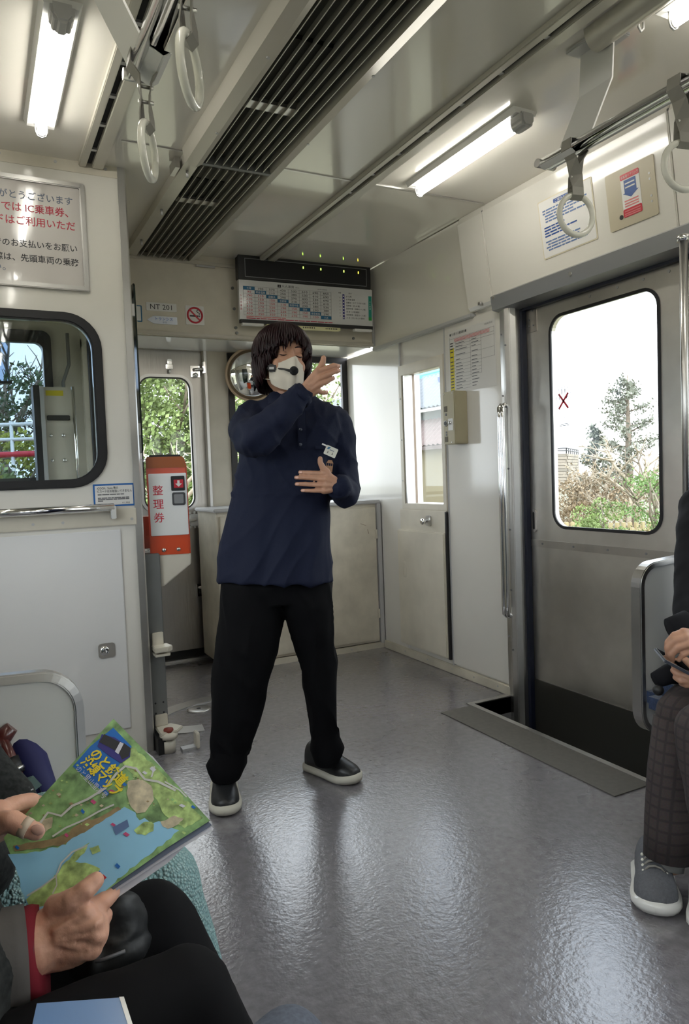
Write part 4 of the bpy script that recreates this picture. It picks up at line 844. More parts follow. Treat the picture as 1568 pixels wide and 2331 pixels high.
# tiled house seen through the side window and the front window
E0, E1 = px(740, 968, 38), px(1060, 912, 27.5); E0.z = E1.z = (E0.z+E1.z)/2
hu = (E1-E0); hu.z = 0; HL = hu.length; hu.normalize(); hb_ = Vector((-hu.y, hu.x, 0)); hb_ = hb_ if hb_.y > 0 else -hb_
o = thing('tiled_house', 'cream house with grey and brown tiled roofs opposite the side window', 'house', (E0.x, E0.y, GZ))
UPV = Vector((0, 0, 1))
mat('tilegrey', (.20, .22, .25), .75, spec=.2, noise_amt=.2, noise_scale=3); mat('tilebrown', (.22, .17, .165), .75, spec=.2, noise_amt=.2, noise_scale=3)
tm_ = MB(); rs = []
for k in range(7): x = -.15+.30*k/6; z = .035*math.sin(k/6*2*math.pi); rs.append([(x, 0, z+.02), (x, .30, z+.045), (x, .30, z+.02), (x, 0, z-.015)])
tm_.rings(rs, smooth=False); tile0 = tm_.build('roof_tile', 'tilegrey', o); tile1 = tile0.copy(); tile1.data = tile0.data.copy(); tile1.data.materials.clear(); tile1.data.materials.append(M['tilebrown']); COL.objects.link(tile1); tile1.name = 'roof_tile'
def roof(org, cols, rows, slope, proto, dx=.30, dy=.27, skip0=0):
    cs_, sn = math.cos(slope), math.sin(slope); v = hb_*cs_+UPV*sn; n_ = hu.cross(v)
    R = Matrix((hu, v, n_)).transposed().to_4x4(); first = True
    for r_ in range(rows):
        for c_ in range(skip0, cols):
            t = proto if first else proto.copy()
            if not first: COL.objects.link(t)
            first = False; t.parent = o; t.matrix_parent_inverse = Matrix.Translation(o.location).inverted()
            t.matrix_basis = Matrix.Translation(org+hu*(c_*dx)+v*(r_*dy)) @ R
nC = int(HL/.30)
roof(E0+Vector((0, 0, 0)), nC, 9, .72, tile0)
v1 = hb_*math.cos(.72)+UPV*math.sin(.72); RS = 2.55
mb = MB(); mb.add([E0-UPV*.05-hu*4, E1-UPV*.05+hu*.5, E1+v1*RS-UPV*.05+hu*.5, E0+v1*RS-UPV*.05-hu*4], [(0, 1, 2, 3)]); mb.add([E0-UPV*.2-hu*4, E1-UPV*.2+hu*.5, E1+v1*RS-UPV*.2+hu*.5, E0+v1*RS-UPV*.2-hu*4], [(0, 1, 2, 3)]); mb.build('roof_deck', 'tilegrey', o)
tarp0 = E0+v1*2.6; MB().obox(tarp0+hu*HL*.5+UPV*.10, hu*(HL*.5), v1*.15, UPV*.10).build('blue_tarpaulin', mat('tarp', (.12, .50, .62), .5), o)
def wall_(name, a, b, z0_, z1_, th, m_, off): MB().obox((a+b)/2*1+hb_*off+UPV*((z0_+z1_)/2-(a.z+b.z)/2), hu*((b-a).length/2), hb_*th, UPV*((z1_-z0_)/2)).build(name, m_, o)
zE = E0.z
wall_('gutter', E0, E1, zE-.18, zE-.06, .06, 'white', -.02)
wall_('upper_wall', E0-hu*3, E1+hu*.3, zE-1.2, zE-.1, .1, mat('greywall', (.25, .27, .29), .8), .5)
L0 = E0.copy(); L0.z = zE-1.28; L0 -= hb_*.9
roof(L0-UPV*.35+hu*(HL*.55), int(HL*.45/.30), 6, .75, tile1)
v2 = hb_*math.cos(.75)+UPV*math.sin(.75); a = L0-UPV*.40+hu*(HL*.55); b = L0-UPV*.40+hu*(HL+.5)
mb = MB(); mb.add([a, b, b+v2*1.6, a+v2*1.6, a-UPV*.12, b-UPV*.12, b+v2*1.6-UPV*.12, a+v2*1.6-UPV*.12], [(0,1,2,3),(7,6,5,4),(0,4,5,1),(1,5,6,2),(2,6,7,3),(3,7,4,0)]); mb.build('lower_roof_deck', 'tilebrown', o)
zb_ = zE-1.7; MB().obox(a.lerp(b, .5)+hb_*.5+UPV*((GZ+zb_)/2-a.z), hu*((b-a).length/2), hb_*.15, UPV*((zb_-GZ)/2)).build('lower_wall', mat('creamwall', (.40, .34, .23), .8), o)
MB().obox(E0.lerp(E1, .73)+v1*1.9+UPV*.12, hu*.38, v1*.12, UPV*.14).build('skylight', 'blue', o)
# greenery ahead of the train
tree('broadleaf_tree', 'big bright green tree filling the gangway door window', gp_(385, 1000, 15), ht_(730, 385, 15), 3.8, 'leafmid', 34000, .048, 21, nb=5)
tree('bare_tree', 'leafless pale tree before the green tree at the gangway door', gp_(395, 1000, 11), ht_(960, 395, 11), 2.2, None, 0, .05, 22, 'tree', 'barkpale', 'bare', 6)
tree('yellow_bush', 'tall yellow flowering bush at the edge of the front window', gp_(533, 1000, 11), ht_(960, 533, 11), .9, 'leafyellow', 3600, .035, 23, 'bush')
tree('broadleaf_tree', 'pale green tree above the yellow bush', gp_(560, 1000, 18), ht_(860, 560, 18), 3.0, 'leafmid', 7000, .045, 24)
tree('broadleaf_tree', 'tall dense tree added behind the pale green tree to block sky light', gp_(500, 1000, 26), ht_(600, 500, 26), 6.5, 'leafmid', 16000, .09, 31)  # added to keep sky light off the wall by the front window
tree('broadleaf_tree', 'tall broad tree added to block sky light between the yellow bush and the tiled roof', gp_(655, 1000, 29), ht_(640, 655, 29), 6.0, 'leafmid', 16000, .09, 32)  # second added tree, screens the front end from the sky
tree('bare_tree', 'thin pale bare tree behind the tiled roof ahead', gp_(750, 1000, 54), ht_(830, 750, 54), 4.0, 'leafbrown', 1200, .06, 25, 'tree', 'barkpale', 'bare', 5)
tree('dark_tree', 'dark bare tree against the sky in the cab windscreen', gp_(85, 1000, 17), ht_(800, 85, 17), 2.4, 'leafdark', 2600, .06, 26, 'tree', 'bark', 'bare', 6)
tree('bare_tree', 'leafless grey tree at the middle of the cab windscreen', gp_(20, 1000, 20), ht_(860, 20, 20), 4, None, 0, .06, 27, 'tree', 'bark', 'bare', 6)
tree('broadleaf_tree', 'yellow green tree behind the red guard rail', gp_(30, 1000, 15), ht_(935, 30, 15), 2.2, 'leafyellow', 3000, .05, 28)
tree('low_bush', 'olive bush at the foot of the cab windscreen', gp_(30, 1000, 9), ht_(1060, 30, 9), 1.6, 'leafmid', 3000, .04, 29, 'bush')
gr = thing('guard_rail', 'red and white guard rail beyond the cab windscreen', 'railing', gp_(20, 1030, 12))
a, b = px(-120, 1040, 12), px(110, 1040, 12); b.z = a.z
for dz, m_, r in ((0, 'red', .05), (.25, 'white', .03), (.5, 'white', .03)): MB().tube([a+Vector((0, 0, dz)), b+Vector((0, 0, dz))], r, 8).build('rail', m_, gr)
for t in (.05, .35, .65, .95): q = a.lerp(b, t); MB().tube([(q.x, q.y, GZ), (q.x, q.y, q.z+.55)], .03, 6).build('post', 'white', gr)
# ================================================================== people: helpers
def blob(mb, voxel, smooth=4, fn=None, dec=1.0):
    """fuse overlapping closed shapes into one continuous skin; returns (verts, faces)"""
    me = bpy.data.meshes.new('b'); me.from_pydata(mb.v, [], mb.f)
    bm = bmesh.new(); bm.from_mesh(me); bmesh.ops.recalc_face_normals(bm, faces=bm.faces); bm.to_mesh(me); bm.free()
    ob = bpy.data.objects.new('b', me); COL.objects.link(ob)
    r = ob.modifiers.new('r', 'REMESH'); r.mode = 'VOXEL'; r.voxel_size = voxel
    if smooth: s = ob.modifiers.new('s', 'SMOOTH'); s.factor = .5; s.iterations = smooth
    if dec < 1: d = ob.modifiers.new('d', 'DECIMATE'); d.ratio = dec
    ev = ob.evaluated_get(bpy.context.evaluated_depsgraph_get()); m2 = bpy.data.meshes.new_from_object(ev)
    vs = [v.co.copy() for v in m2.vertices]; fs = [tuple(p.vertices) for p in m2.polygons]
    if fn:
        ns = [v.normal.copy() for v in m2.vertices]; vs = [fn(v, n) for v, n in zip(vs, ns)]
    bpy.data.objects.remove(ob); bpy.data.meshes.remove(me); bpy.data.meshes.remove(m2)
    return vs, fs
def skin(name, parts, material, parent):
    mb = MB()
    for vs, fs in parts: mb.add(vs, fs, True)
    me = bpy.data.meshes.new(name); me.from_pydata(mb.v, [], mb.f); me.polygons.foreach_set('use_smooth', [True]*len(me.polygons)); me.update()
    return link(name, me, material, parent)
def chain(mb, pts, rs, n=12):
    """capsule chain"""
    for p, r in zip(pts, rs): mb.ball(p, r, n, 8)
    for i in range(len(pts)-1):
        if (Vector(pts[i])-Vector(pts[i+1])).length > 1e-4: mb.tube([pts[i], pts[i+1]], [rs[i], rs[i+1]], n)
def hring(xl, xr, y, d, hd, n=28, p=2.3, tilt=0):
    c = px((xl+xr)/2, y, d); hw = (xr-xl)/2*d/FPX; out = []
    for k in range(n):
        t = 2*math.pi*k/n; a, b = math.cos(t), math.sin(t)
        a = math.copysign(abs(a)**(2/p), a); b = math.copysign(abs(b)**(2/p), b)
        out.append(c + AR*hw*a + AD*hd*b + AU*(tilt*hw*a))
    return out
def hand(mb, wrist, mcps, fingers, thumb, rw=.026, rf=.0085, palm=.0115):
    """wrist point, four knuckle points, four finger paths after the knuckle, thumb path"""
    W_ = Vector(wrist); ms = [Vector(m) for m in mcps]
    for i, m in enumerate(ms):
        w = W_.lerp(W_ + (ms[i]-(ms[0]+ms[3])/2)*.45, 1); chain(mb, [w, w.lerp(m, .5), m], [palm*1.25, palm*1.15, palm*.95], 10)
    for i in range(3): chain(mb, [ms[i].lerp(W_, .15), ms[i+1].lerp(W_, .15)], [palm*.95, palm*.95], 10); chain(mb, [ms[i].lerp(W_, .5), ms[i+1].lerp(W_, .5)], [palm*1.1, palm*1.1], 10)
    for i, f in enumerate(fingers):
        pts = [ms[i]]+[Vector(q) for q in f]; k = len(pts); sc = (1, 1.03, .98, .86)[i]
        chain(mb, pts, [rf*sc*(1.12-.30*j/(k-1)) for j in range(k)], 10)
    pts = [W_.lerp(ms[0], .35)]+[Vector(q) for q in thumb]; k = len(pts)
    chain(mb, pts, [rf*(1.55-.6*j/(k-1)) for j in range(k)], 10)
def nails(tips, dirs, ups, parent, r=.0055):
    for t, d, u in zip(tips, dirs, ups):
        d = Vector(d).normalized(); u = Vector(u); u = (u-d*u.dot(d)).normalized(); s = d.cross(u)
        MB().ball(Vector(t), (r*1.2, r*.85, r*.28), 10, 6, (d, s, u)).build('fingernail', 'nail', parent)
mat('skin', (.42, .225, .145), .5, sss=.12, noise_amt=.06, noise_scale=40, bump=.08, bump_scale=120)
mat('skinlight', (.70, .385, .27), .48, sss=.12, noise_amt=.08, noise_scale=30, bump=.12, bump_scale=110)
mat('nail', (.66, .40, .32), .3)
mat('hairdark', (.014, .0040, .0055), .40, spec=.25, noise_amt=.4, noise_scale=90, stretch=(1, 1, .1))
mat('polo', (.0058, .0092, .0275), .8, spec=.25, bump=.12, bump_scale=260)
mat('trouser', (.0030, .0031, .0040), .8, spec=.12, bump=.08, bump_scale=300)
mat('shoeblack', (.012, .013, .015), .38, bump=.05, bump_scale=80)
mat('sole', (.60, .58, .50), .6)
mat('mask', (.56, .52, .45), .8)
# ------------------------------------------------------------------ shoes
def shoe(name, toe, heel, w, mats, parent, style='sneaker', h=.085, lacec='black', wtoe=.36):
    toe, heel = Vector((*toe, 0)), Vector((*heel, 0)); f = (toe-heel); L = f.length; f.normalize(); s = Vector((f.y, -f.x, 0)); U = Vector((0, 0, 1))
    sh = thing_part(name, parent, heel)
    prof = [(0, .55), (.03, .78), (.10, .92), (.25, .93), (.45, .95), (.65, 1.06), (.78, 1.04), (.88, .9), (.95, .68), (.985, .42), (1.0, .15)]
    so = MB(); rs = []
    for t, k in prof:
        c = heel+f*L*t; hw = w/2*k; lift = .010*max(0, t-.75)/.25
        rs.append([c+s*hw*a+U*z for a, z in ((-.94, lift), (.94, lift), (1.04, .012+lift), (1.0, .030+lift*1.3), (-1.0, .030+lift*1.3), (-1.04, .012+lift))])
    so.rings(rs, smooth=True); so_ = so.build('sole', mats[1], sh, bevel=.003, shade=True)
    up = MB(); rs = []
    hp = [(.015, .5, .075), (.06, .72, .088), (.14, .80, .090), (.26, .80, .088), (.38, .82, .086), (.50, .86, .074), (.62, .95, .060), (.74, .97, .050), (.85, .88, .044), (.93, .66, .037), (.975, .40, .030)]
    for t, k, hh in hp:
        c = heel+f*L*t+U*.022; hw = w/2*k*.97; hh = hh*h/.085
        rs.append([c+s*hw*math.cos(math.pi*q/12)*(1 if q not in (0, 12) else 1.0)+U*hh*(math.sin(math.pi*q/12)**.62) for q in range(13)])
    up.rings(rs, smooth=True); up.build('upper', mats[0], sh, shade=True)
    top = []
    for i, t in enumerate((.44, .50, .56, .62)):
        hh = (.083, .076, .069, .062)[i]*h/.085; c = heel+f*L*t+U*(.024+hh)
        p = [c+s*w*a+U*dz-f*abs(a)*.0 for a, dz in ((-.24, -.016), (-.13, -.001), (0, .003), (.13, -.001), (.24, -.016))]
        MB().tube(p, .0032, 6).build('lace', lacec, sh)
        if style == 'runner':
            for a in (-.245, .245): MB().ball(c+s*w*a+U*-.014, .0045, 8, 6).build('eyelet', 'ring', sh)
    return sh
def thing_part(name, parent, loc):
    e = bpy.data.objects.new(name, None); COL.objects.link(e); e.location = loc; e.empty_display_size = .03
    e.parent = parent; e.matrix_parent_inverse = Matrix.Translation(parent.location).inverted(); e.matrix_basis = Matrix.Translation(loc); return e
_ad = adopt
def adopt(o, parent):
    o.parent = parent
    T = Matrix(); q = parent
    if q.type == 'EMPTY': T = Matrix.Translation(q.location)
    o.matrix_parent_inverse = T.inverted()
# ================================================================== the standing woman
wm = thing('person', 'standing person in navy polo shirt, black trousers and white mask, gesturing with both hands', 'person', (.95, 2.45, 0))
TD = 2.62
def Wp(x, y, d=TD): return px(x, y, d)
# --- trousers
tr = MB()
RL = [(506, 650, 1324, 2.63, .115), (502, 648, 1375, 2.63, .115), (499, 643, 1420, 2.62, .105), (495, 630, 1480, 2.61, .098), (490, 618, 1520, 2.605, .094), (481, 601, 1594, 2.60, .088), (479, 581, 1671, 2.595, .080), (480, 560, 1725, 2.59, .070)]
LL = [(615, 752, 1324, 2.64, .115), (640, 755, 1375, 2.645, .113), (660, 757, 1430, 2.66, .100), (672, 759, 1470, 2.675, .090), (690, 765, 1520, 2.69, .084), (698, 768, 1594, 2.70, .080), (705, 770, 1652, 2.71, .074), (709, 772, 1690, 2.715, .072)]
tr.rings([hring(*r) for r in RL]); tr.rings([hring(*r) for r in LL])
tr.rings([hring(510, 748, 1300, 2.63, .115), hring(507, 750, 1332, 2.63, .115), hring(520, 745, 1372, 2.635, .108)])
# creases
for S_ in (RL, LL): tr.tube([px((a+b)/2, y, d-hd*.99) for a, b, y, d, hd in S_[2:]], .006, 6)
# bunched hems
def fold(v, n):
    k = .010*(1-abs(noise.noise(Vector((v.x*9+v.z*3, v.y*9, v.z*4)))))**5-.003 + noise.noise(Vector((v.x*7, v.y*7, v.z*3.2)))*.009 + noise.noise(Vector((v.x*16+3, v.y*16, v.z*9)))*.0035
    return v + n*k
skin('trousers', [blob(tr, .0075, 3, fold)], 'trouser', wm)
for RR in ([(481, 566, 1700, 2.593, .077), (479, 562, 1722, 2.59, .076), (470, 562, 1738, 2.588, .080), (475, 555, 1752, 2.586, .080), (483, 548, 1768, 2.584, .076)], [(707, 772, 1662, 2.712, .076), (708, 774, 1680, 2.715, .076), (705, 784, 1702, 2.715, .080), (710, 779, 1717, 2.712, .079), (716, 770, 1733, 2.71, .076)]):
    mb = MB(); mb.rings([hring(*r) for r in RR], cap=False); mb.rings([hring(a+4, b-4, y, d, h_-.006) for a, b, y, d, h_ in RR[2:]], cap=False); mb.build('trouser_hem', 'trouser', wm, shade=True)
# --- polo shirt with both sleeves
sh = MB()
TS = [(494, 761, 1324, 2.62, .142), (500, 760, 1270, 2.62, .142), (512, 756, 1210, 2.62, .138), (522, 754, 1150, 2.62, .134), (535, 756, 1090, 2.62, .132), (545, 765, 1030, 2.62, .130), (545, 778, 985, 2.62, .120), (547, 785, 955, 2.625, .100), (568, 768, 930, 2.63, .080), (598, 732, 910, 2.63, .066), (612, 706, 895, 2.63, .060)]
sh.rings([hring(*r) for r in TS])
# right arm: comes forward, forearm rises across the chest
ra = [Wp(578, 955, 2.63), Wp(566, 975, 2.54), Wp(570, 996, 2.42), Wp(592, 990, 2.36), Wp(640, 945, 2.355), Wp(686, 898, 2.375)]
chain(sh, ra, [.072, .070, .064, .060, .050, .040], 16)
chain(sh, [Wp(545, 960, 2.60), Wp(556, 1000, 2.46), Wp(572, 1012, 2.40)], [.03, .03, .03])
# left arm: down and back in front of the belly
la = [Wp(762, 965, 2.64), Wp(775, 1010, 2.65), Wp(782, 1070, 2.64), Wp(787, 1118, 2.60), Wp(785, 1122, 2.54), Wp(773, 1110, 2.45), Wp(769, 1107, 2.42)]
chain(sh, la, [.066, .062, .056, .053, .050, .043, .040], 16)
RBV = ra[3]
def sfold(v, n):
    q = v-CAM; d = q.dot(AD); X = 784+FPX*q.dot(AR)/d; Y = 1165.5-FPX*q.dot(AU)/d
    k = noise.noise(Vector((v.x*6, v.y*6, v.z*3.0)))*.010 + noise.noise(Vector((v.x*15, v.y*15, v.z*8)))*.004
    # fold fans from under the left arm and at the elbow
    k += .004*math.sin((X*.8+Y*1.1)*.11)*math.exp(-((X-600)**2+(Y-990)**2)/9000.) + .004*math.sin((X*1.4-Y*.6)*.13)*math.exp(-((X-785)**2+(Y-1090)**2)/3500.)
    rg_ = (1-abs(noise.noise(Vector((X*.020+Y*.012, Y*.006, 3.1)))))**4; k += .010*rg_*(.6+.4*math.sin(Y*.01)) - .004
    k += .006*(1-abs(noise.noise(Vector((X*.03-Y*.02, Y*.012+X*.01, 9.7)))))**5 if Y < 1130 else 0
    k += .004*math.sin(X*.09+Y*.01)*math.exp(-((Y-1260)**2)/9000.)
    return v+n*k
skin('polo_shirt', [blob(sh, .0072, 3, sfold)], 'polo', wm)
# hem stitch, collar, placket
mb = MB(); mb.rings([hring(613, 708, 897, 2.625, .062), hring(606, 716, 912, 2.62, .068), hring(601, 722, 924, 2.615, .078)], cap=False); mb.rings([hring(617, 704, 895, 2.625, .058), hring(612, 709, 912, 2.62, .062)], cap=False); mb.build('collar', 'polo', wm, shade=True)
mb = MB(); mb.prism([(0, 0), (36, -2), (26, 34), (10, 38)], lambda u, v, w: px(684+u, 916+v, 2.535+w+u*.0012), -.004, .004); mb.build('collar_flap', 'polo', wm, bevel=.002)
mb = MB(); mb.rings([[px(x0, y, d), px(x1, y, d), px(x1, y, d+.012), px(x0, y, d+.012)] for x0, x1, y, d in ((676, 696, 935, 2.520), (677, 697, 980, 2.496), (678, 697, 1022, 2.487))], smooth=False); mb.build('placket', 'polo', wm, bevel=.002)
for y, d in ((978, 2.4945), (1012, 2.487)): MB().lathe([(.0065, 0), (.006, .002), (0, .0022)], px(684, y, d), -AD, 14).build('button', mat('buttonnavy', (.05, .06, .09), .25), wm)
mb = MB(); mb.rings([[px(x0, y, d), px(x1, y, d), px(x1, y, d+.012), px(x0, y, d+.012)] for x0, x1, y, d in ((717, 760, 1015, 2.497), (718, 761, 1022, 2.495))], smooth=False); mb.build('pocket_edge', 'polo', wm)
# cuffs
mb = MB(); mb.tube([Wp(676, 908, 2.372), Wp(692, 893, 2.378)], [.043, .041], 20); mb.build('cuff', 'polo', wm, bevel=.003, shade=True)
mb = MB(); mb.tube([Wp(775, 1112, 2.445), Wp(766, 1105, 2.412)], [.043, .041], 20); mb.build('cuff', 'polo', wm, bevel=.003, shade=True)
# name badge and printed emblem
bd = thing_part('name_badge', wm, Wp(753, 1028, 2.47)); c0 = Wp(753, 1028, 2.478); bu = (AR*.92-AU*.40).normalized(); bv = (AR*.40+AU*.92).normalized(); bn = -AD
def BP(u, v, w): return c0+bu*u+bv*v+bn*w
MB().prism(rrect(-.0215, .0215, -.0165, .0165, .003, 3), BP, 0, .004).build('card', mat('badgecard', (.66, .66, .58), .35), bd)
MB().prism([(-.017, .004), (-.013, .0125), (-.005, .0125), (-.010, .004)], BP, .004, .0048).build('logo_mark', 'tealblue', bd); MB().prism(rect(-.006, .010, .003, .0055), BP, .004, .0047).build('logo_line', 'greyblue', bd)
for u in (-.009, .008):
    for q in range(3): MB().prism(rect(u-.003+q*.0008, u+.003-q*.001, -.0095+q*.003, -.0083+q*.003), BP, .004, .0047).build('name_stroke', 'ink', bd)
    MB().prism(rect(u-.0006, u+.0006, -.010, -.002), BP, .004, .0047).build('name_stroke', 'ink', bd)
MB().obox(Wp(739, 1013, 2.484), bu*.010, bv*.0025, bn*.003).build('clip', 'white', bd)
c0 = Wp(750, 1061, 2.490); bu2, bv2 = (AR*.99-AU*.12).normalized(), (AR*.12+AU*.99).normalized()
def EP(u, v, w): return c0+bu2*u+bv2*v+bn*w
MB().prism([(-.0115, -.021), (.0115, -.021), (.0115, .012), (.006, .021), (-.006, .021), (-.0115, .012)], EP, 0, .0012).build('printed_emblem', mat('emblem', (.34, .19, .11), .8), wm)
for u in (-.007, 0, .007): MB().prism(rect(u-.0026, u+.0026, .001, .010), EP, .0012, .0018).build('emblem_window', 'polo', wm)
# --- body: head, neck, trunk, limbs, fused, plus finely modelled hands
HC = Wp(645, 823, 2.575); HF = (-AD*.90+AR*.42+AU*.05).normalized(); HR = (AR-HF*AR.dot(HF)).normalized(); HU = HR.cross(HF)*-1
if HU.dot(AU) < 0: HU = -HU
def HD(r, u, f): return HC+HR*r+HU*u+HF*f
AX = (HR, HF, HU)
hd = MB()
hd.ball(HD(0, .030, -.012), (.074, .092, .095), 24, 16, AX); hd.ball(HD(0, -.030, .020), (.062, .068, .080), 20, 14, AX); hd.ball(HD(0, -.085, .040), (.036, .036, .034), 16, 10, AX)
for s_ in (-1, 1): hd.ball(HD(s_*.036, -.030, .056), (.026, .022, .028), 12, 8, AX); hd.ball(HD(s_*.030, .028, .066), (.024, .016, .013), 12, 8, AX); hd.ball(HD(s_*.031, .004, .070), (.017, .013, .012), 12, 8, AX)
chain(hd, [HD(0, .018, .080), HD(0, -.006, .090), HD(0, -.030, .100)], [.011, .011, .015], 10)
chain(hd, [HD(0, -.05, -.025), Wp(655, 880, 2.60), Wp(657, 915, 2.63), Wp(655, 960, 2.63)], [.055, .050, .055, .07], 16)
head_mesh = blob(hd, .0045, 5)
bd_ = MB(); bd_.rings([hring(575, 735, y, 2.63, .085) for y in (960, 1000, 1100, 1200, 1300, 1360)])
chain(bd_, [p for p in ra], [.04, .05, .045, .042, .036, .028]); chain(bd_, la, [.04, .046, .042, .040, .036, .030, .028])
for S_ in (RL, LL): chain(bd_, [px((a+b)/2, y, d) for a, b, y, d, h_ in S_[1:]], [.07, .06, .056, .052, .048, .044, .04][:len(S_)-1])
chain(bd_, [Wp(655, 880, 2.60), Wp(655, 960, 2.63)], [.05, .06])
h1 = MB(); D1 = 2.375
P1 = lambda x, y, dd=0: Wp(x, y, D1+dd)
hand(h1, P1(697, 889), [P1(722, 847, -.012), P1(727, 860, -.014), P1(727, 874, -.010), P1(721, 888, -.002)],
     [[P1(744, 838, -.010), P1(760, 832, .004), P1(770, 834, .018)], [P1(745, 853, -.012), P1(761, 846, .0), P1(770, 844, .012)], [P1(741, 870, -.008), P1(751, 864, .0), P1(758, 861, .010)], [P1(730, 893, .004), P1(737, 894, .010), P1(743, 893.5, .018)]],
     [P1(716, 856, .008), P1(730, 836, .016), P1(735, 824, .016), P1(736.5, 815, .014)], rf=.0096, palm=.0135)
chain(h1, [P1(680, 905, .004), P1(700, 886)], [.026, .024])
h2 = MB(); D2 = 2.395
P2 = lambda x, y, dd=0: Wp(x, y, D2+dd)
hand(h2, P2(759, 1102, .008), [P2(739, 1078), P2(741, 1091, -.004), P2(741, 1104, -.003), P2(737, 1117, .002)],
     [[P2(715, 1077), P2(698, 1076, .004), P2(683, 1075, .008)], [P2(713, 1088), P2(692, 1087, .004), P2(674, 1087, .010)], [P2(712, 1103), P2(692, 1102, .004), P2(675, 1102, .010)], [P2(712, 1117, .002), P2(700, 1117, .006), P2(688, 1116.5, .010)]],
     [P2(744, 1074, .0), P2(734, 1064, -.004), P2(729, 1053, -.006), P2(728.5, 1044, -.006)], rf=.0086, palm=.0125)
chain(h2, [P2(775, 1112, .03), P2(760, 1103, .01)], [.026, .022])
def knuck(v, n): return v+n*noise.noise(v*90)*.0007
body = skin('body', [head_mesh, blob(bd_, .012, 2, dec=.5), blob(h1, .0022, 4, knuck), blob(h2, .0022, 4, knuck)], 'skin', wm)
nails([P1(770, 832, .006), P1(770, 842, .001), P1(757, 859, .0), P1(742, 891.5, .009)], [AR+AU*.2]*4, [-AD+AU*.3]*4, wm, .0058)
nails([P2(685, 1075, -.0005), P2(676, 1087, .0015), P2(677, 1102, .0015), P2(690, 1116.5, .003)], [-AR]*4, [-AD]*4, wm, .0052)
# --- face
from mathutils.bvhtree import BVHTree
bvh = BVHTree.FromPolygons(head_mesh[0], head_mesh[1])
def onface(r, u, off=.001):
    hit = bvh.ray_cast(HD(r, u, .3), -HF)
    return (hit[0]+HF*off) if hit[0] is not None else HD(r, u, .08)
for s_ in (-1, 1):
    pts = [onface(s_*(.017+.028*t), .004-.0045*math.sin(math.pi*t)*1.0-.001*t, .0006) for t in (0, .2, .4, .6, .8, 1)]
    MB().tube(pts, [.0007, .0016, .002, .002, .0018, .0008], 6).build('closed_eyelid', 'hairdark', wm)
    pts = [onface(s_*(.017+.028*t), .012+.003*math.sin(math.pi*t), .0002) for t in (0, .25, .5, .75, 1)]
    MB().tube(pts, [.0004, .0009, .001, .0009, .0004], 5).build('eyelid_crease', mat('skindark', (.28, .14, .09), .6), wm)
    pts = [onface(s_*(.014+.036*t), .030+.006*math.sin(math.pi*(t*.8+.1)), .0008) for t in (0, .25, .5, .75, 1)]
    MB().tube(pts, [.002, .003, .003, .0026, .001], 6).build('eyebrow', 'hairdark', wm)
# mask: folded cloth shell with a ridge over the nose
rs = []; NB = 21
for j in range(11):
    v = j/10; row = []
    for i in range(NB):
        u = i/(NB-1)*2-1; a = u*1.28
        top = -.010-.016*min(1, abs(u)*1.9) - .004*abs(u); bot = -.122+.030*u*u
        z = top+(bot-top)*v; ridge = math.exp(-(u/.16)**2)
        rad = .087-.006*v + ridge*(.006+.026*math.sin(math.pi*(.25+.65*v)))-.010*max(0, v-.7)/.3
        row.append(HD(rad*math.sin(a)*.80, z, .010+rad*math.cos(a)))
    rs.append(row)
mb = MB(); inner = [[p-HF*.004 for p in r] for r in rs]
mb.rings(rs, closed=False, cap=False); mb.rings(inner, closed=False, cap=False); mb.build('face_mask', 'mask', wm, shade=True)
MB().tube([rs[1][0], HD(-.079, -.01, .0), HD(-.078, -.03, -.02), HD(-.075, -.07, .0), rs[8][0]], .0018, 5).build('mask_loop', 'mask', wm)
# hair: skull cap plus locks
cap = MB(); cap.ball(HD(0, .040, -.022), (.083, .096, .093), 28, 18, AX)
def lock(az, end, w, seed, lift=0, start=.0):
    rng = random.Random(seed); pts = []; a0 = math.radians(az)
    n_ = 11
    for i in range(n_):
        t = i/(n_-1); ph = t*math.pi*.5
        if end >= .0:   # fringe: stays on the dome
            phm = math.acos(max(-1, min(1, (end-.035)/.100))); ph = .12+(phm-.12)*t
            z = .035+.100*math.cos(ph); q = math.sin(ph)
        else:
            if t < .55: ph = .10+(math.pi*.5-.10)*(t/.55); z = .035+.100*math.cos(ph); q = math.sin(ph)
            else: k = (t-.55)/.45; z = .035+(end-.035)*k; q = 1.0+.03*math.sin(k*math.pi)-.16*k*k
        az_ = a0+rng.uniform(-.02, .02)
        pts.append(HD(math.sin(az_)*.096*q*(1+lift), z+.004*(1-q), -.018+math.cos(az_)*.112*q*(1+lift)))
    return pts, [w*(.55+.45*math.sin(math.pi*min(1, .25+t_*.62))) if i < n_-1 else w*.25 for i, t_ in enumerate([k/(n_-1) for k in range(n_)])]
hm = MB(); k = 0
for az in range(-180, 180, 5):
    a = abs(az)
    if a < 34: e = .034+.016*math.sin(az*.11+.8)+.010*math.sin(az*1.7)
    elif a < 50: e = -.01
    elif a < 62: e = -.045
    elif a < 110: e = -.085-.012*math.sin(az)
    else: e = -.105
    p, r = lock(az, e, .0100 if a > 34 else .0075, k, .0); hm.tube(p, r, 8, side=HU, rb=[q*.55 for q in r]); k += 1
    p, r = lock(az+2.5, e+(.010 if e > 0 else .014), .0088, k+100, .05); hm.tube(p, r, 8, side=HU, rb=[q*.5 for q in r])
capm = blob(cap, .006, 2)
hr = skin('hair', [capm, (hm.v, hm.f)], 'hairdark', wm)
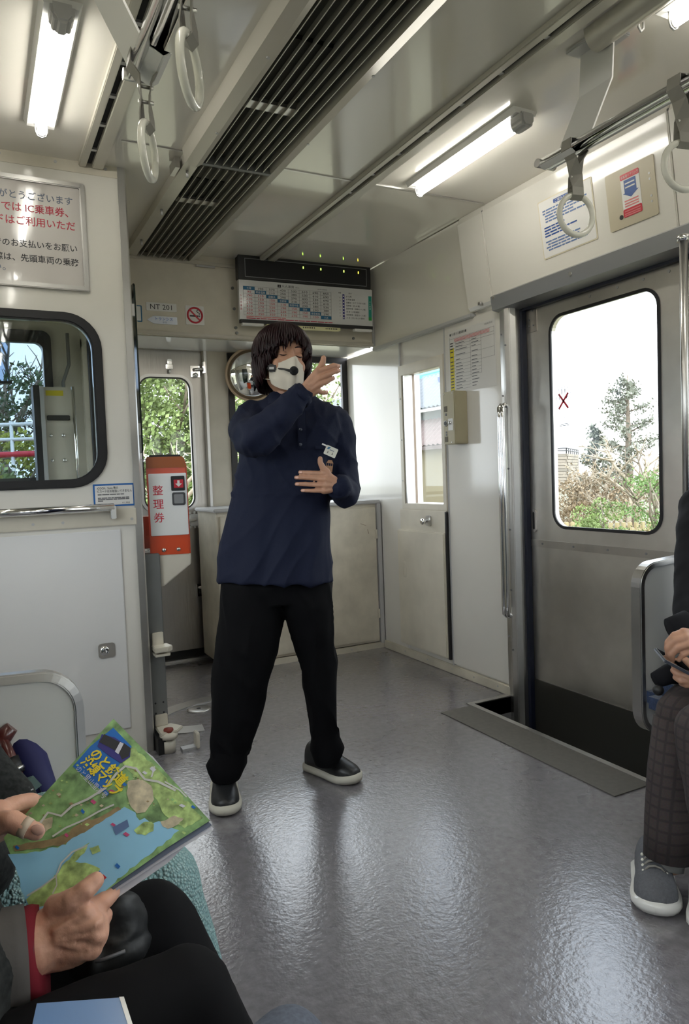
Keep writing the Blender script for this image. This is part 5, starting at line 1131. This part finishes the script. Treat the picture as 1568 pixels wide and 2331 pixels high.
# headset microphone
ms_ = thing_part('headset_microphone', wm, Wp(620, 838, 2.50))
MB().obox(Wp(621, 838, 2.497), AR*.017, AU*.014, AD*.010).build('transmitter', 'black', ms_, bevel=.005); MB().obox(Wp(618, 838, 2.4865), AR*.008, AU*.004, AD*.001).build('logo', 'ltgrey', ms_)
MB().tube([Wp(630, 839, 2.495), Wp(645, 840, 2.475), Wp(660, 844, 2.455)], [.004, .003, .005], 8).build('boom', 'black', ms_); MB().ball(Wp(669, 844, 2.445), .0155, 16, 12).build('foam_tip', mat('foam', (.006, .006, .007), .95, bump=.4, bump_scale=400), ms_)
MB().tube([Wp(612, 838, 2.505), Wp(592, 840, 2.56), Wp(590, 842, 2.62)], .004, 6).build('ear_hook', 'black', ms_)
shoe('shoe', (.690, 2.308), (.766, 2.576), .106, ('shoeblack', 'sole'), wm); shoe('shoe', (1.198, 2.302), (1.108, 2.555), .104, ('shoeblack', 'sole'), wm)
# ================================================================== seated passengers
def seated(label, hip, knees, ankles, chest, headp, trm, topm, hairm, skinm, arms, hands_fn=None, thigh=.075, facing=(1, 0, 0)):
    """knees / ankles: two points each; arms: two lists of points (shoulder, elbow, wrist)"""
    o = thing('person', label, 'person', (hip[0], hip[1], .43))
    hip, chest, headp = Vector(hip), Vector(chest), Vector(headp); sx_ = Vector((0, 1, 0))
    t = MB(); b = MB(); c = MB()
    for s_, kn, an in zip((-1, 1), knees, ankles):
        h_ = hip+sx_*s_*.085; kn, an = Vector(kn), Vector(an)
        chain(t, [h_, h_.lerp(kn, .5), kn, kn.lerp(an, .35), an], [thigh*1.2, thigh*1.08, thigh*.86, thigh*.86, thigh*.80], 16)
        chain(b, [h_, kn, kn.lerp(an, .4), an, an+Vector((0, 0, -.05))], [.06, .045, .042, .032, .03])
    t.ball(hip, (.14, .17, .11), 20, 12)
    skin('trousers', [blob(t, .009, 3, lambda v, n: v+n*(noise.noise(v*9)*.006+noise.noise(v*24)*.002))], trm, o)
    sd = chest+Vector((0, 0, .16))
    c.rings([[Vector(p)+Vector((.115*k*math.cos(a), .19*k*math.sin(a), 0)) for a in [2*math.pi*i/24 for i in range(24)]] for p, k in ((hip+Vector((0, 0, -.02)), 1.02), (hip.lerp(chest, .5), .98), (chest, 1.05), (chest+Vector((0, 0, .13)), .95), (chest+Vector((0, 0, .19)), .6))])
    b.rings([[Vector(p)+Vector((.09*k*math.cos(a), .15*k*math.sin(a), 0)) for a in [2*math.pi*i/20 for i in range(20)]] for p, k in ((hip, 1.0), (hip.lerp(chest, .5), .95), (chest, 1.0), (chest+Vector((0, 0, .16)), .7))])
    for A_ in arms:
        A_ = [Vector(q) for q in A_]; chain(c, A_, [.070, .056, .044] if len(A_) == 3 else [.07]*len(A_), 14); chain(b, A_, [.045, .036, .026])
    skin('jacket', [blob(c, .009, 3, lambda v, n: v+n*(noise.noise(v*10)*.007+noise.noise(v*26)*.002))], topm, o)
    chain(b, [chest+Vector((0, 0, .12)), headp+Vector((0, 0, -.09))], [.06, .05]); f = Vector(facing)
    b.ball(headp, (.092, .075, .115), 20, 14); b.ball(headp+f*.03+Vector((0, 0, -.06)), (.055, .055, .06)); chain(b, [headp+f*.09, headp+f*.105+Vector((0, 0, -.03))], [.012, .016])
    parts = [blob(b, .008, 3)]
    if hands_fn: parts += hands_fn()
    skin('body', parts, skinm, o)
    hc = MB(); hc.ball(headp-f*.015+Vector((0, 0, .025)), (.098, .085, .108), 20, 14); skin('hair', [blob(hc, .008, 2, lambda v, n: v+n*noise.noise(v*40)*.003)], hairm, o)
    s2 = Vector((-f.y, f.x, 0))
    for s_ in (-1, 1):
        MB().tube([headp+f*.088+s2*s_*(.02+.018*q)+Vector((0, 0, .004)) for q in (0, .5, 1)], [.001, .002, .001], 6).build('eye', 'hairdark', o); MB().ball(headp+s2*s_*.074+Vector((0, 0, -.01))-f*.005, (.016, .008, .028), 10, 8).build('ear', skinm, o)
    MB().tube([headp+f*.082+s2*q+Vector((0, 0, -.062)) for q in (-.02, 0, .02)], [.001, .003, .001], 6).build('mouth', 'redfaint', o)
    return o
mat('tweed', (.016, .018, .018), .95, noise_amt=.7, noise_scale=120); mat('greyjacket', (.095, .085, .080), .75, noise_amt=.08, noise_scale=8, bump=.06, bump_scale=60); mat('redcuff', (.20, .006, .018), .85)
mat('hairgrey', (.05, .045, .04), .5); mat('blackcloth', (.004, .004, .0052), .85, spec=.2, noise_amt=.1); mat('denim', (.10, .115, .15), .9, noise_amt=.2, noise_scale=200)
mat('leather', (.008, .009, .010), .5, bump=.3, bump_scale=22); mat('blackcoat', (.007, .007, .009), .85, spec=.2, noise_amt=.1)
# checked brown trousers
ck = mat('checktrouser', (.055, .043, .042), .9); n, l = ck.node_tree.nodes, ck.node_tree.links
t = n.new('ShaderNodeTexCoord'); 
def _wave(d, sc):
    w = n.new('ShaderNodeTexWave'); w.wave_type = 'BANDS'; w.bands_direction = d; w.inputs['Scale'].default_value = sc; w.inputs['Distortion'].default_value = .4; l.new(t.outputs['Object'], w.inputs['Vector'])
    r = n.new('ShaderNodeValToRGB'); r.color_ramp.elements[0].position = .80; r.color_ramp.elements[0].color = (0, 0, 0, 1); r.color_ramp.elements[1].position = .95; r.color_ramp.elements[1].color = (1, 1, 1, 1); l.new(w.outputs['Fac'], r.inputs['Fac']); return r
ra_, rb_ = _wave('Z', 11.0), _wave('Y', 11.0); mx_ = n.new('ShaderNodeMath'); mx_.operation = 'MAXIMUM'; l.new(ra_.outputs['Color'], mx_.inputs[0]); l.new(rb_.outputs['Color'], mx_.inputs[1])
nz_ = n.new('ShaderNodeTexNoise'); nz_.inputs['Scale'].default_value = 260; l.new(t.outputs['Object'], nz_.inputs['Vector'])
m1 = n.new('ShaderNodeMix'); m1.data_type = 'RGBA'; m1.inputs[6].default_value = (.070, .053, .052, 1); m1.inputs[7].default_value = (.045, .036, .037, 1); l.new(mx_.outputs[0], m1.inputs[0])
m2 = n.new('ShaderNodeMix'); m2.data_type = 'RGBA'; m2.blend_type = 'MULTIPLY'; m2.inputs[0].default_value = .5; l.new(m1.outputs[2], m2.inputs[6]); l.new(nz_.outputs['Color'], m2.inputs[7]); l.new(m2.outputs[2], n['Principled BSDF'].inputs['Base Color'])
# teal knit
kn = mat('tealknit', (.30, .45, .45), .95); n, l = kn.node_tree.nodes, kn.node_tree.links; t = n.new('ShaderNodeTexCoord'); v_ = n.new('ShaderNodeTexVoronoi'); v_.inputs['Scale'].default_value = 210; l.new(t.outputs['Object'], v_.inputs['Vector'])
b_ = n.new('ShaderNodeBump'); b_.inputs['Strength'].default_value = .9; b_.inputs['Distance'].default_value = .006; b_.invert = True; l.new(v_.outputs['Distance'], b_.inputs['Height']); l.new(b_.outputs['Normal'], n['Principled BSDF'].inputs['Normal'])
r_ = n.new('ShaderNodeValToRGB'); r_.color_ramp.elements[0].color = (.50, .68, .67, 1); r_.color_ramp.elements[1].color = (.24, .40, .41, 1); r_.color_ramp.elements[1].position = .6; l.new(v_.outputs['Distance'], r_.inputs['Fac']); l.new(r_.outputs['Color'], n['Principled BSDF'].inputs['Base Color'])
# ---------------------------------------------------------------- map reader
HDm = .875; KM = .92
Q = lambda x, y, d=.95: px(x, y, d*KM)
def map_hands():
    a = MB()   # right hand, seen from its back, thumb on the map
    hand(a, Q(98, 2142, .945), [Q(200, 2078, .955), Q(219, 2102, .955), Q(220, 2128, .95), Q(205, 2155, .945)],
         [[Q(238, 2050, .972), Q(257, 2033, .99), Q(262, 2020, 1.01)], [Q(238, 2085, .985), Q(238, 2062, 1.01)], [Q(232, 2118, .98), Q(228, 2095, 1.01)], [Q(215, 2150, .97), Q(210, 2128, 1.0)]],
         [Q(128, 2066, .945), Q(165, 2048, .94), Q(196, 2024, .945), Q(217, 2005, .955)], rf=.0112, palm=.0165)
    chain(a, [Q(40, 2170, .93), Q(75, 2158, .935), Q(110, 2140, .945), Q(150, 2110, .95)], [.034, .0335, .031, .024], 14)
    chain(a, [Q(110, 2175, .945), Q(160, 2165, .95), Q(205, 2150, .95)], [.020, .020, .016], 12); chain(a, [Q(105, 2110, .945), Q(150, 2085, .95), Q(195, 2080, .955)], [.022, .021, .015], 12)
    for mx, my in ((200, 2078), (219, 2102), (220, 2128), (205, 2155)):
        a.ball(Q(mx-3, my, .942), .0125, 10, 8); w0 = Q(98+(mx-98)*.25, 2142+(my-2142)*.35, .921); chain(a, [w0, w0.lerp(Q(mx-4, my, .934), .5), Q(mx-4, my, .934)], [.0042, .0046, .006], 8)
    c = MB()   # left hand: thumb above, fingers under the map's far edge
    D = .985
    hand(c, Q(-75, 1905, D), [Q(0, 1848, D), Q(-8, 1866, D+.03), Q(-14, 1886, D+.045), Q(-22, 1905, D+.05)],
         [[Q(40, 1828, D+.03), Q(72, 1822, D+.05), Q(92, 1828, D+.062)], [Q(35, 1850, D+.06), Q(75, 1850, D+.07)], [Q(30, 1872, D+.07), Q(65, 1872, D+.08)], [Q(15, 1895, D+.07), Q(45, 1895, D+.08)]],
         [Q(-20, 1880, D-.01), Q(25, 1868, D-.022), Q(58, 1884, D-.022), Q(84, 1893, D-.016)], rf=.0112, palm=.0165)
    chain(c, [Q(-150, 1950, D-.02), Q(-75, 1900, D)], [.034, .03])
    kf = lambda v, n: v+n*(noise.noise(v*70)*.0014+noise.noise(v*160)*.0005)
    return [blob(a, .0026, 5, kf), blob(c, .0030, 5, kf)]
mp = seated('person in a grey jacket with red cuffs reading the map', (-.10, .90, .485), [px(412, 2270, .875), px(345, 2104, 1.0)], [(.36, .74, .07), (.36, .93, .07)], (-.14, .97, .86), (-.10, 1.0, 1.19), 'blackcloth', 'tweed', 'hairgrey', 'skinlight',
    [[(-.12, .76, .98), Q(-250, 2330, .80), Q(30, 2176, .93)], [(-.14, 1.16, .98), (-.10, 1.24, .74), Q(-110, 1925, .975)]], map_hands, thigh=.069)
mb = MB(); mb.tube([Q(-190, 2262, .87), Q(-60, 2212, .90), Q(20, 2186, .925), Q(72, 2170, .938)], [.068, .064, .060, .058], 24, side=AU, rb=[.056, .054, .050, .048]); mb.build('sleeve', 'greyjacket', mp, bevel=.006, shade=True)
mb = MB(); mb.tube([Q(55, 2174, .936), Q(80, 2168, .938), Q(98, 2163, .940)], [.054, .055, .052], 24, side=AU, rb=[.046, .047, .044]); mb.build('cuff', 'redcuff', mp, shade=True)
MB().tube([Q(50, 1880, .963), Q(66, 1888, .963)], [.0128, .0124], 14).build('plaster', mat('plaster', (.62, .50, .38), .7), mp)
nails([Q(86, 1889, .954)], [AR-AU*.3], [-AD+AU*.5], mp, .0075)
for s_, (kx, ky) in enumerate(((.36, .74), (.36, .93))): shoe('shoe', (kx+.17, ky-.02), (kx-.09, ky), .10, ('shoeblack', 'black'), mp)
bg = thing('leather_pouch', 'black leather pouch lying on the map reader lap', 'pouch', Q(240, 2140, .97))
lb = MB(); lb.ball(Q(215, 2150, 1.02), (.070, .05, .032), 20, 12, (AR, AD, AU)); lb.ball(Q(262, 2110, 1.03), (.040, .04, .05), 16, 10, (AR, AD, AU)); skin('pouch_body', [blob(lb, .005, 3, lambda v, n: v+n*(noise.noise(v*20)*.014+.008*(1-abs(noise.noise(v*26)))**3))], 'leather', bg)
MB().tube([Q(180, 2192, .97), Q(230, 2186, .965), Q(285, 2165, .98)], .0025, 6).build('zip_seam', 'inkgrey', bg)
# ---------------------------------------------------------------- the map: planar A4 pamphlet
MT, MR_, ML = px(258, 1636, 1.026), px(478, 1868, .961), px(8, 1907, .92)
mn = (MR_-MT).cross(ML-MT).normalized(); mn = mn if mn.dot(AD) < 0 else -mn
def onplane(x, y, off=0):
    d = AD+AR*((x-784)/FPX)-AU*((y-1165.5)/FPX); t = (MT-CAM).dot(mn)/d.dot(mn); return CAM+d*t+mn*off
mpx = thing('map_pamphlet', 'colourful illustrated railway map pamphlet held by the seated reader', 'map', onplane(250, 1880))
def jag(pts, amp=4.0, step=9.0):
    out = []
    for i, (x, y) in enumerate(pts):
        x1, y1 = pts[(i+1) % len(pts)]; k = max(1, int(math.hypot(x1-x, y1-y)/step))
        for j in range(k):
            a, b = x+(x1-x)*j/k, y+(y1-y)*j/k; w_ = amp if j else amp*.4
            a2, b2 = a+noise.noise(Vector((a*.11, b*.11, 1.7)))*w_*1.6, b+noise.noise(Vector((a*.11, b*.11, 8.3)))*w_*1.6
            out.append((a2, b2) if 40 < a < 440 and 1690 < b < 2030 and b < 2025-(a-235)*.62 else (a, b))
    return out
def sheet(name, pts, off, m, th=.0006): a = [onplane(x, y, off) for x, y in pts]; k = len(a); mb = MB(); mb.add(a+[p-mn*th for p in a], [tuple(range(k)), tuple(range(2*k-1, k-1, -1))]+[(i, (i+1) % k, (i+1) % k+k, i+k) for i in range(k)]); return mb.build(name, m, mpx)
mat('mapgreen', (.24, .42, .16), .45, noise_amt=.55, noise_scale=55, coat=.2); mat('mapgreen2', (.42, .58, .20), .45, noise_amt=.55, noise_scale=75, coat=.2); mat('mapsea', (.30, .62, .86), .4, noise_amt=.08, noise_scale=12, coat=.2); mat('maptown', (.55, .48, .33), .5, noise_amt=.4, noise_scale=70); mat('maproad', (.62, .62, .58), .5); mat('mapblue', srgb(20, 110, 195), .4); mat('mapyellow', srgb(235, 215, 40), .4); mat('mappink', srgb(205, 80, 130), .5); mat('mapbrown', (.33, .24, .12), .5, noise_amt=.3, noise_scale=60)
mat('pagewhite', (.66, .66, .72), .5)
MO = [(258, 1636), (368, 1748), (478, 1868), (380, 1930), (235, 2032), (150, 2092), (82, 2090), (60, 2056), (36, 1975), (8, 1907), (130, 1775)]
sheet('back_page', [(270, 1660), (346, 1716), (384, 1762), (470, 1872), (380, 1960), (250, 2050), (100, 2095), (30, 1920)], -.012, 'pagewhite'); sheet('inner_page', [(300, 1690), (486, 1884), (390, 1942), (235, 2044), (100, 2092), (30, 1930)], -.006, 'pagewhite')
sheet('inner_page', [(300, 1690), (482, 1877), (390, 1936), (235, 2039), (100, 2092), (30, 1930)], -.003, 'greyblue')
sheet('cover', MO, 0, 'mapgreen')
PR = .0006
sheet('sea_print', jag([(18, 1945), (60, 1942), (120, 1930), (150, 1922), (168, 1900), (200, 1888), (232, 1868), (270, 1846), (284, 1838), (300, 1845), (318, 1868), (330, 1862), (346, 1876), (372, 1872), (392, 1884), (408, 1890), (396, 1898), (380, 1915), (358, 1930), (330, 1952), (290, 1985), (235, 2032), (150, 2092), (82, 2090), (60, 2056), (36, 1975)]), PR, 'mapsea', .0003)
sheet('land_print', jag([(60, 2048), (80, 2028), (118, 2004), (150, 1962), (185, 1930), (205, 1918), (192, 1942), (170, 1962), (205, 1968), (228, 1978), (215, 2000), (190, 2020), (140, 2038), (100, 2062), (70, 2070)], 3.5), PR*2, 'mapgreen2', .0003)
sheet('land_print', jag([(305, 1890), (325, 1872), (352, 1876), (350, 1892), (330, 1902), (312, 1900)], 3.5), PR*2, 'mapgreen2', .0003); sheet('land_print', jag([(205, 1930), (225, 1924), (228, 1938), (212, 1944)], 3.5), PR*2, 'mapgreen2', .0003)
sheet('land_print', jag([(365, 1870), (398, 1856), (418, 1864), (400, 1880), (382, 1886)], 3.5), PR*2, 'maptown', .0003)
sheet('land_print', jag([(260, 1720), (300, 1700), (360, 1750), (440, 1842), (462, 1862), (420, 1885), (380, 1860), (340, 1800), (300, 1760)], 3.5), PR, 'mapgreen2', .0003)
sheet('town_print', jag([(290, 1780), (320, 1772), (345, 1790), (350, 1820), (330, 1850), (312, 1852), (295, 1830), (288, 1805)], 2.5), PR*2, 'maptown', .0003); sheet('town_print', jag([(88, 1870), (120, 1860), (118, 1885), (95, 1900)], 2.5), PR*2, 'maptown', .0003); sheet('town_print', jag([(160, 1890), (205, 1862), (210, 1878), (170, 1902)], 2.5), PR*2, 'mapbrown', .0003)
sheet('shore_print', jag([(30, 1925), (120, 1910), (190, 1880), (270, 1836), (276, 1842), (200, 1890), (140, 1924), (34, 1938)], 2.5), PR*1.5, 'mapbrown', .0003)
def road(pts, w, m='maproad'):
    a = []; b = []
    for i, (x, y) in enumerate(pts):
        x0, y0 = pts[max(0, i-1)]; x1, y1 = pts[min(len(pts)-1, i+1)]; L = math.hypot(x1-x0, y1-y0) or 1; nx, ny = -(y1-y0)/L*w, (x1-x0)/L*w; a.append((x+nx, y+ny)); b.append((x-nx, y-ny))
    mb = MB(); vs = [onplane(*q, PR*3) for q in a+b]; k = len(a); mb.add(vs, [(i, i+1, k+i+1, k+i) for i in range(k-1)]); mb.build('road_print', m, mpx)
road([(80, 1890), (110, 1850), (140, 1858), (165, 1835), (200, 1820), (240, 1795), (265, 1762), (285, 1745), (310, 1750), (330, 1775), (360, 1780), (400, 1800)], 2.6); road([(120, 1905), (150, 1885), (190, 1868), (225, 1848), (260, 1832)], 2.0)
road([(62, 2040), (95, 2020), (128, 1995), (140, 1965), (165, 1940), (200, 1925)], 1.8); road([(128, 1995), (130, 2015), (120, 2035)], 1.5); road([(345, 1770), (352, 1745)], 2.0); road([(375, 1780), (410, 1800), (425, 1815)], 1.6)
rg = random.Random(9)
for x, y, m_ in ((283, 1786, 'mapblue'), (243, 1806, 'mapblue'), (189, 1848, 'mapblue'), (255, 1802, 'mappink'), (213, 1826, 'mappink'), (152, 1902, 'mappink'), (288, 1900, 'mappink'), (415, 1835, 'pagewhite'), (440, 1838, 'mapblue'), (228, 1990, 'mapblue'), (236, 1997, 'red'), (268, 1972, 'mapblue'), (40, 1930, 'mapblue'), (348, 1752, 'pagewhite'), (330, 1760, 'pagewhite'), (258, 1878, 'mappink')):
    s1, s2 = rg.uniform(5, 9), rg.uniform(3, 6); sheet('icon_print', [(x-s1, y-s2*.2), (x-s1*.2, y-s2*1.3), (x+s1, y+s2*.2), (x+s1*.2, y+s2*1.3)], PR*3.5, m_, .0002)
sheet('panel_print', [(257, 1884), (290, 1866), (294, 1882), (264, 1902)], PR*2.5, 'bluefaint', .0002)
for k_ in range(190):
    x = rg.uniform(60, 440); y = rg.uniform(1680, 1900)
    if y < 1640+abs(x-258)*.98+18 or (y > 1835 and 200 < x < 400) or (180 < x < 275 and y < 1815): continue
    s1 = rg.uniform(2, 6); sheet('detail_print', [(x-s1, y), (x, y-s1*.7), (x+s1, y), (x, y+s1*.7)], PR*2.4, rg.choice(['mapgreen2', 'mapgreen', 'mapbrown', 'maptown', 'mapgreen2']), .0002)
# title block
sheet('title_block', [(258, 1657), (300, 1700), (252, 1768), (238, 1806), (166, 1745), (205, 1700)], PR*1.5, 'mapblue', .0003)
tu = (onplane(300, 1770)-onplane(220, 1690)).normalized(); tv = (onplane(260, 1660)-onplane(200, 1728)).normalized(); tv = (tv-tu*tv.dot(tu)).normalized()
text('lettering', 'のと鉄道', .0175, 'mapyellow', mpx, onplane(203, 1718, PR*4), tu, tv, bold=.03, sx=.95); text('lettering', '沿線マップ', .0165, 'mapyellow', mpx, onplane(184, 1736, PR*4), tu, tv, bold=.03, sx=.86); text('lettering', 'のと里山里海号', .0095, 'pagewhite', mpx, onplane(171, 1752, PR*4), tu, tv, sx=.9)
sheet('railcar_picture', [(222, 1700), (232, 1672), (262, 1680), (298, 1704), (296, 1724), (276, 1738), (250, 1722)], PR*3, 'indigo', .0002); sheet('railcar_roof', [(226, 1690), (238, 1672), (276, 1692), (264, 1710)], PR*3.6, 'ink', .0002); sheet('railcar_front', [(270, 1712), (282, 1692), (298, 1704), (294, 1722), (278, 1730)], PR*3.6, 'ink', .0002); sheet('railcar_stripe', [(262, 1712), (274, 1690), (282, 1694), (270, 1718)], PR*4, 'pagewhite', .0002)
# ---------------------------------------------------------------- neighbour with the blue folder
nb = seated('person in grey denim with a pale blue folder on the lap', (-.12, .44, .52), [px(560, 2640, .56), px(650, 2418, .76)], [(.40, .32, .07), (.44, .52, .07)], (-.16, .42, .86), (-.15, .42, 1.185), 'denim', 'tweed', 'hairdark', 'skinlight',
    [[(-.14, .25, .98), (-.08, .22, .72), (.02, .36, .64)], [(-.16, .58, .98), (-.20, .58, .74), (-.02, .45, .60)]], None, thigh=.058)
for kx, ky in ((.40, .32), (.44, .52)): shoe('shoe', (kx+.17, ky), (kx-.09, ky), .10, ('shoeblack', 'black'), nb)
fo = thing('blue_folder', 'pale blue glossy folder with a white edge at the map reader elbow', 'folder', px(200, 2400, .70))
fc = [px(84, 2284, .74), px(282, 2270, .74), px(330, 2420, .66), px(50, 2440, .66)]; fn_ = (fc[1]-fc[0]).cross(fc[3]-fc[0]).normalized(); fn_ = fn_ if fn_.dot(AD) < 0 else -fn_
def slab(name, q, th, m, par): k = len(q); mb = MB(); mb.add(q+[p-fn_*th for p in q], [tuple(range(k)), tuple(range(2*k-1, k-1, -1))]+[(i, (i+1) % k, (i+1) % k+k, i+k) for i in range(k)]); mb.build(name, m, par)
slab('cover', fc, .004, mat('folderblue', (.16, .30, .58), .25, coat=.5), fo); e = (fc[1]-fc[0])*.06; slab('white_edge', [fc[1]-e*.9+fn_*.0008, fc[1]+fn_*.0008, fc[2]+fn_*.0008, fc[2]-e*.9+fn_*.0008], .001, 'whitegloss', fo)
# ---------------------------------------------------------------- far passenger with the teal knit skirt
fp_ = seated('person in a pale teal knitted skirt behind the map', (-.10, 1.25, .52), [(.22, 1.13, .515), (.16, 1.30, .555)], [(.30, 1.10, .09), (.26, 1.30, .09)], (-.15, 1.25, .85), (-.14, 1.25, 1.175), 'tealknit', 'leafdark' if False else 'tweed', 'hairgrey', 'skinlight',
    [[(-.15, 1.03, .97), (-.10, 1.00, .74), (-.02, 1.10, .62)], [(-.15, 1.40, .97), (-.06, 1.38, .72), (.02, 1.30, .62)]], None, thigh=.078)
for kx, ky in ((.30, 1.10), (.26, 1.30)): shoe('shoe', (kx+.17, ky), (kx-.09, ky), .10, ('shoeblack', 'black'), fp_)
gc = thing('green_booklet', 'dark green printed booklet tucked behind the reader hand', 'booklet', px(60, 1790, 1.25))
a_ = [px(-30, 1850, 1.14), px(-20, 1800, 1.20), px(72, 1768, 1.24), px(92, 1790, 1.23), px(60, 1815, 1.18)]; mb = MB(); k = len(a_); mb.add(a_+[p+AD*.006 for p in a_], [tuple(range(k)), tuple(range(2*k-1, k-1, -1))]+[(i, (i+1) % k, (i+1) % k+k, i+k) for i in range(k)]); mb.build('cover', mat('bookgreen', (.035, .075, .07), .35), gc)
for q in range(3): MB().tube([px(20+q*9, 1806+q*4, 1.185), px(58+q*9, 1788+q*4, 1.195)], .0012, 4).build('print_line', 'ltgrey', gc)
cn = thing('walking_stick', 'reddish brown folding walking stick with a black joint leaning on the seat panel', 'walking stick', px(70, 1800, 1.30))
MB().tube([px(62, 1850, 1.29), px(48, 1790, 1.30), px(22, 1725, 1.31), px(0, 1680, 1.32)], [.011, .011, .012, .013], 12).build('shaft', mat('stickred', srgb(84, 34, 30), .3, coat=.4, noise_amt=.3, noise_scale=30), cn)
MB().tube([px(-20, 1705, 1.32), px(8, 1675, 1.325), px(28, 1655, 1.33)], [.016, .017, .012], 12).build('handle', 'stickred', cn); MB().tube([px(38, 1763, 1.302), px(22, 1728, 1.308)], .0155, 14).build('joint', 'black', cn); MB().tube([px(36, 1757, 1.302), px(33, 1750, 1.303)], .0165, 14).build('joint_ring', 'alu', cn)
bu_ = thing('blue_umbrella', 'folded dark blue umbrella beside the walking stick', 'umbrella', px(80, 1790, 1.34))
MB().tube([px(20, 1672, 1.37), px(45, 1690, 1.36), px(72, 1735, 1.35), px(92, 1790, 1.34), px(104, 1840, 1.33)], [.012, .026, .030, .028, .022], 14).build('canopy', mat('umbrellablue', (.012, .014, .09), .7), bu_); MB().tube([px(30, 1690, 1.345), px(70, 1745, 1.325), px(98, 1815, 1.31)], .0015, 5).build('strap_seam', 'navyseal', bu_); MB().tube([px(104, 1840, 1.33), px(112, 1880, 1.32)], [.010, .009], 10).build('tip', 'black', bu_)
# ---------------------------------------------------------------- passenger on the right bench
RD = 1.93
Z = lambda x, y, d=RD: px(x, y, d)
def right_hands():
    a = MB()
    hand(a, Z(1606, 1462, 1.90), [Z(1556, 1440, 1.88), Z(1560, 1452, 1.87), Z(1566, 1466, 1.865), Z(1574, 1480, 1.87)],
         [[Z(1535, 1446, 1.88), Z(1520, 1462, 1.885), Z(1518, 1478, 1.895)], [Z(1535, 1458, 1.87), Z(1520, 1476, 1.88), Z(1521, 1492, 1.89)], [Z(1543, 1474, 1.865), Z(1528, 1490, 1.875), Z(1529, 1502, 1.885)], [Z(1555, 1490, 1.865), Z(1545, 1502, 1.875)]],
         [Z(1590, 1450, 1.92), Z(1570, 1440, 1.925), Z(1552, 1450, 1.925)], rf=.0098, palm=.014)
    c = MB()
    hand(c, Z(1612, 1545, 1.92), [Z(1570, 1528, 1.90), Z(1568, 1540, 1.89), Z(1572, 1550, 1.89), Z(1580, 1558, 1.89)],
         [[Z(1546, 1520, 1.91), Z(1533, 1512, 1.925), Z(1528, 1508, 1.935)], [Z(1545, 1535, 1.90), Z(1532, 1526, 1.915)], [Z(1550, 1550, 1.895), Z(1537, 1542, 1.91)], [Z(1562, 1560, 1.895), Z(1550, 1556, 1.905)]],
         [Z(1590, 1530, 1.87), Z(1572, 1512, 1.865), Z(1560, 1502, 1.865)], rf=.0098, palm=.014)
    return [blob(a, .0028, 4), blob(c, .0028, 4)]
rp = seated('person in a black coat and brown checked trousers holding a phone', (2.10, 1.34, .53), [Z(1590, 1660, 1.78), Z(1548, 1625, 1.93)], [Z(1640, 1950, 1.74), Z(1528, 1925, 1.92)], (2.14, 1.38, .88), (2.10, 1.38, 1.205), 'checktrouser', 'blackcoat', 'hairgrey', 'skin',
    [[(2.13, 1.20, 1.0), (2.06, 1.13, .76), Z(1625, 1550, 1.90)], [(2.12, 1.56, 1.0), Z(1575, 1390, 2.06), Z(1590, 1455, 1.93)]], right_hands, thigh=.070, facing=(-1, 0, 0))
mb = MB(); mb.tube([Z(1550, 1640, 1.93), Z(1534, 1760, 1.925), Z(1524, 1870, 1.92), Z(1520, 1952, 1.915)], [.070, .068, .064, .062], 24, side=AR); mb.build('trouser_leg', 'checktrouser', rp, shade=True)
mb = MB(); mb.tube([Z(1585, 1455, 1.96), Z(1545, 1425, 1.97), Z(1524, 1432, 1.97)], [.05, .046, .03], 18); mb.build('coat_cuff', 'blackcoat', rp, shade=True)
mb = MB(); mb.tube([Z(1560, 1530, 1.99), Z(1520, 1535, 1.99), Z(1492, 1548, 1.985)], [.03, .028, .022], 12); mb.build('coat_hem', 'blackcoat', rp, shade=True); MB().ball(Z(1498, 1571, 1.97), .015, 14, 10).build('coat_toggle', 'black', rp)
shoe('shoe', (1.466, 1.210), (1.638, 1.375), .116, (mat('knitgrey', (.115, .12, .135), .85, noise_amt=.12, noise_scale=160, bump=.2, bump_scale=220), 'whitegloss'), rp, 'runner', .088, 'strapgrey'); shoe('shoe', (1.50, 1.08), (1.68, 1.22), .112, ('knitgrey', 'whitegloss'), rp, 'runner', .088, 'strapgrey')
MB().tube([Z(1526, 1930, 1.92), Z(1520, 1975, 1.915)], [.042, .040], 16).build('sock', mat('sock', (.26, .26, .25), .9), rp)
ph = thing('smartphone', 'dark smartphone held by the passenger in the black coat', 'phone', Z(1540, 1508, 1.88))
pc = Z(1555, 1519, 1.885); pu = (AR*.88-AU*.46).normalized(); pd = (AD*.94+AU*.30).normalized(); pn_ = pu.cross(pd)
MB().obox(pc, pu*.072, pd*.035, pn_*.0038).build('case', mat('phonecase', (.05, .055, .07), .25), ph, bevel=.002); pn_ = pn_ if pn_.dot(AU) > 0 else -pn_; MB().obox(pc+pn_*.0042, pu*.068, pd*.032, pn_*.0004).build('screen', 'chrome', ph)
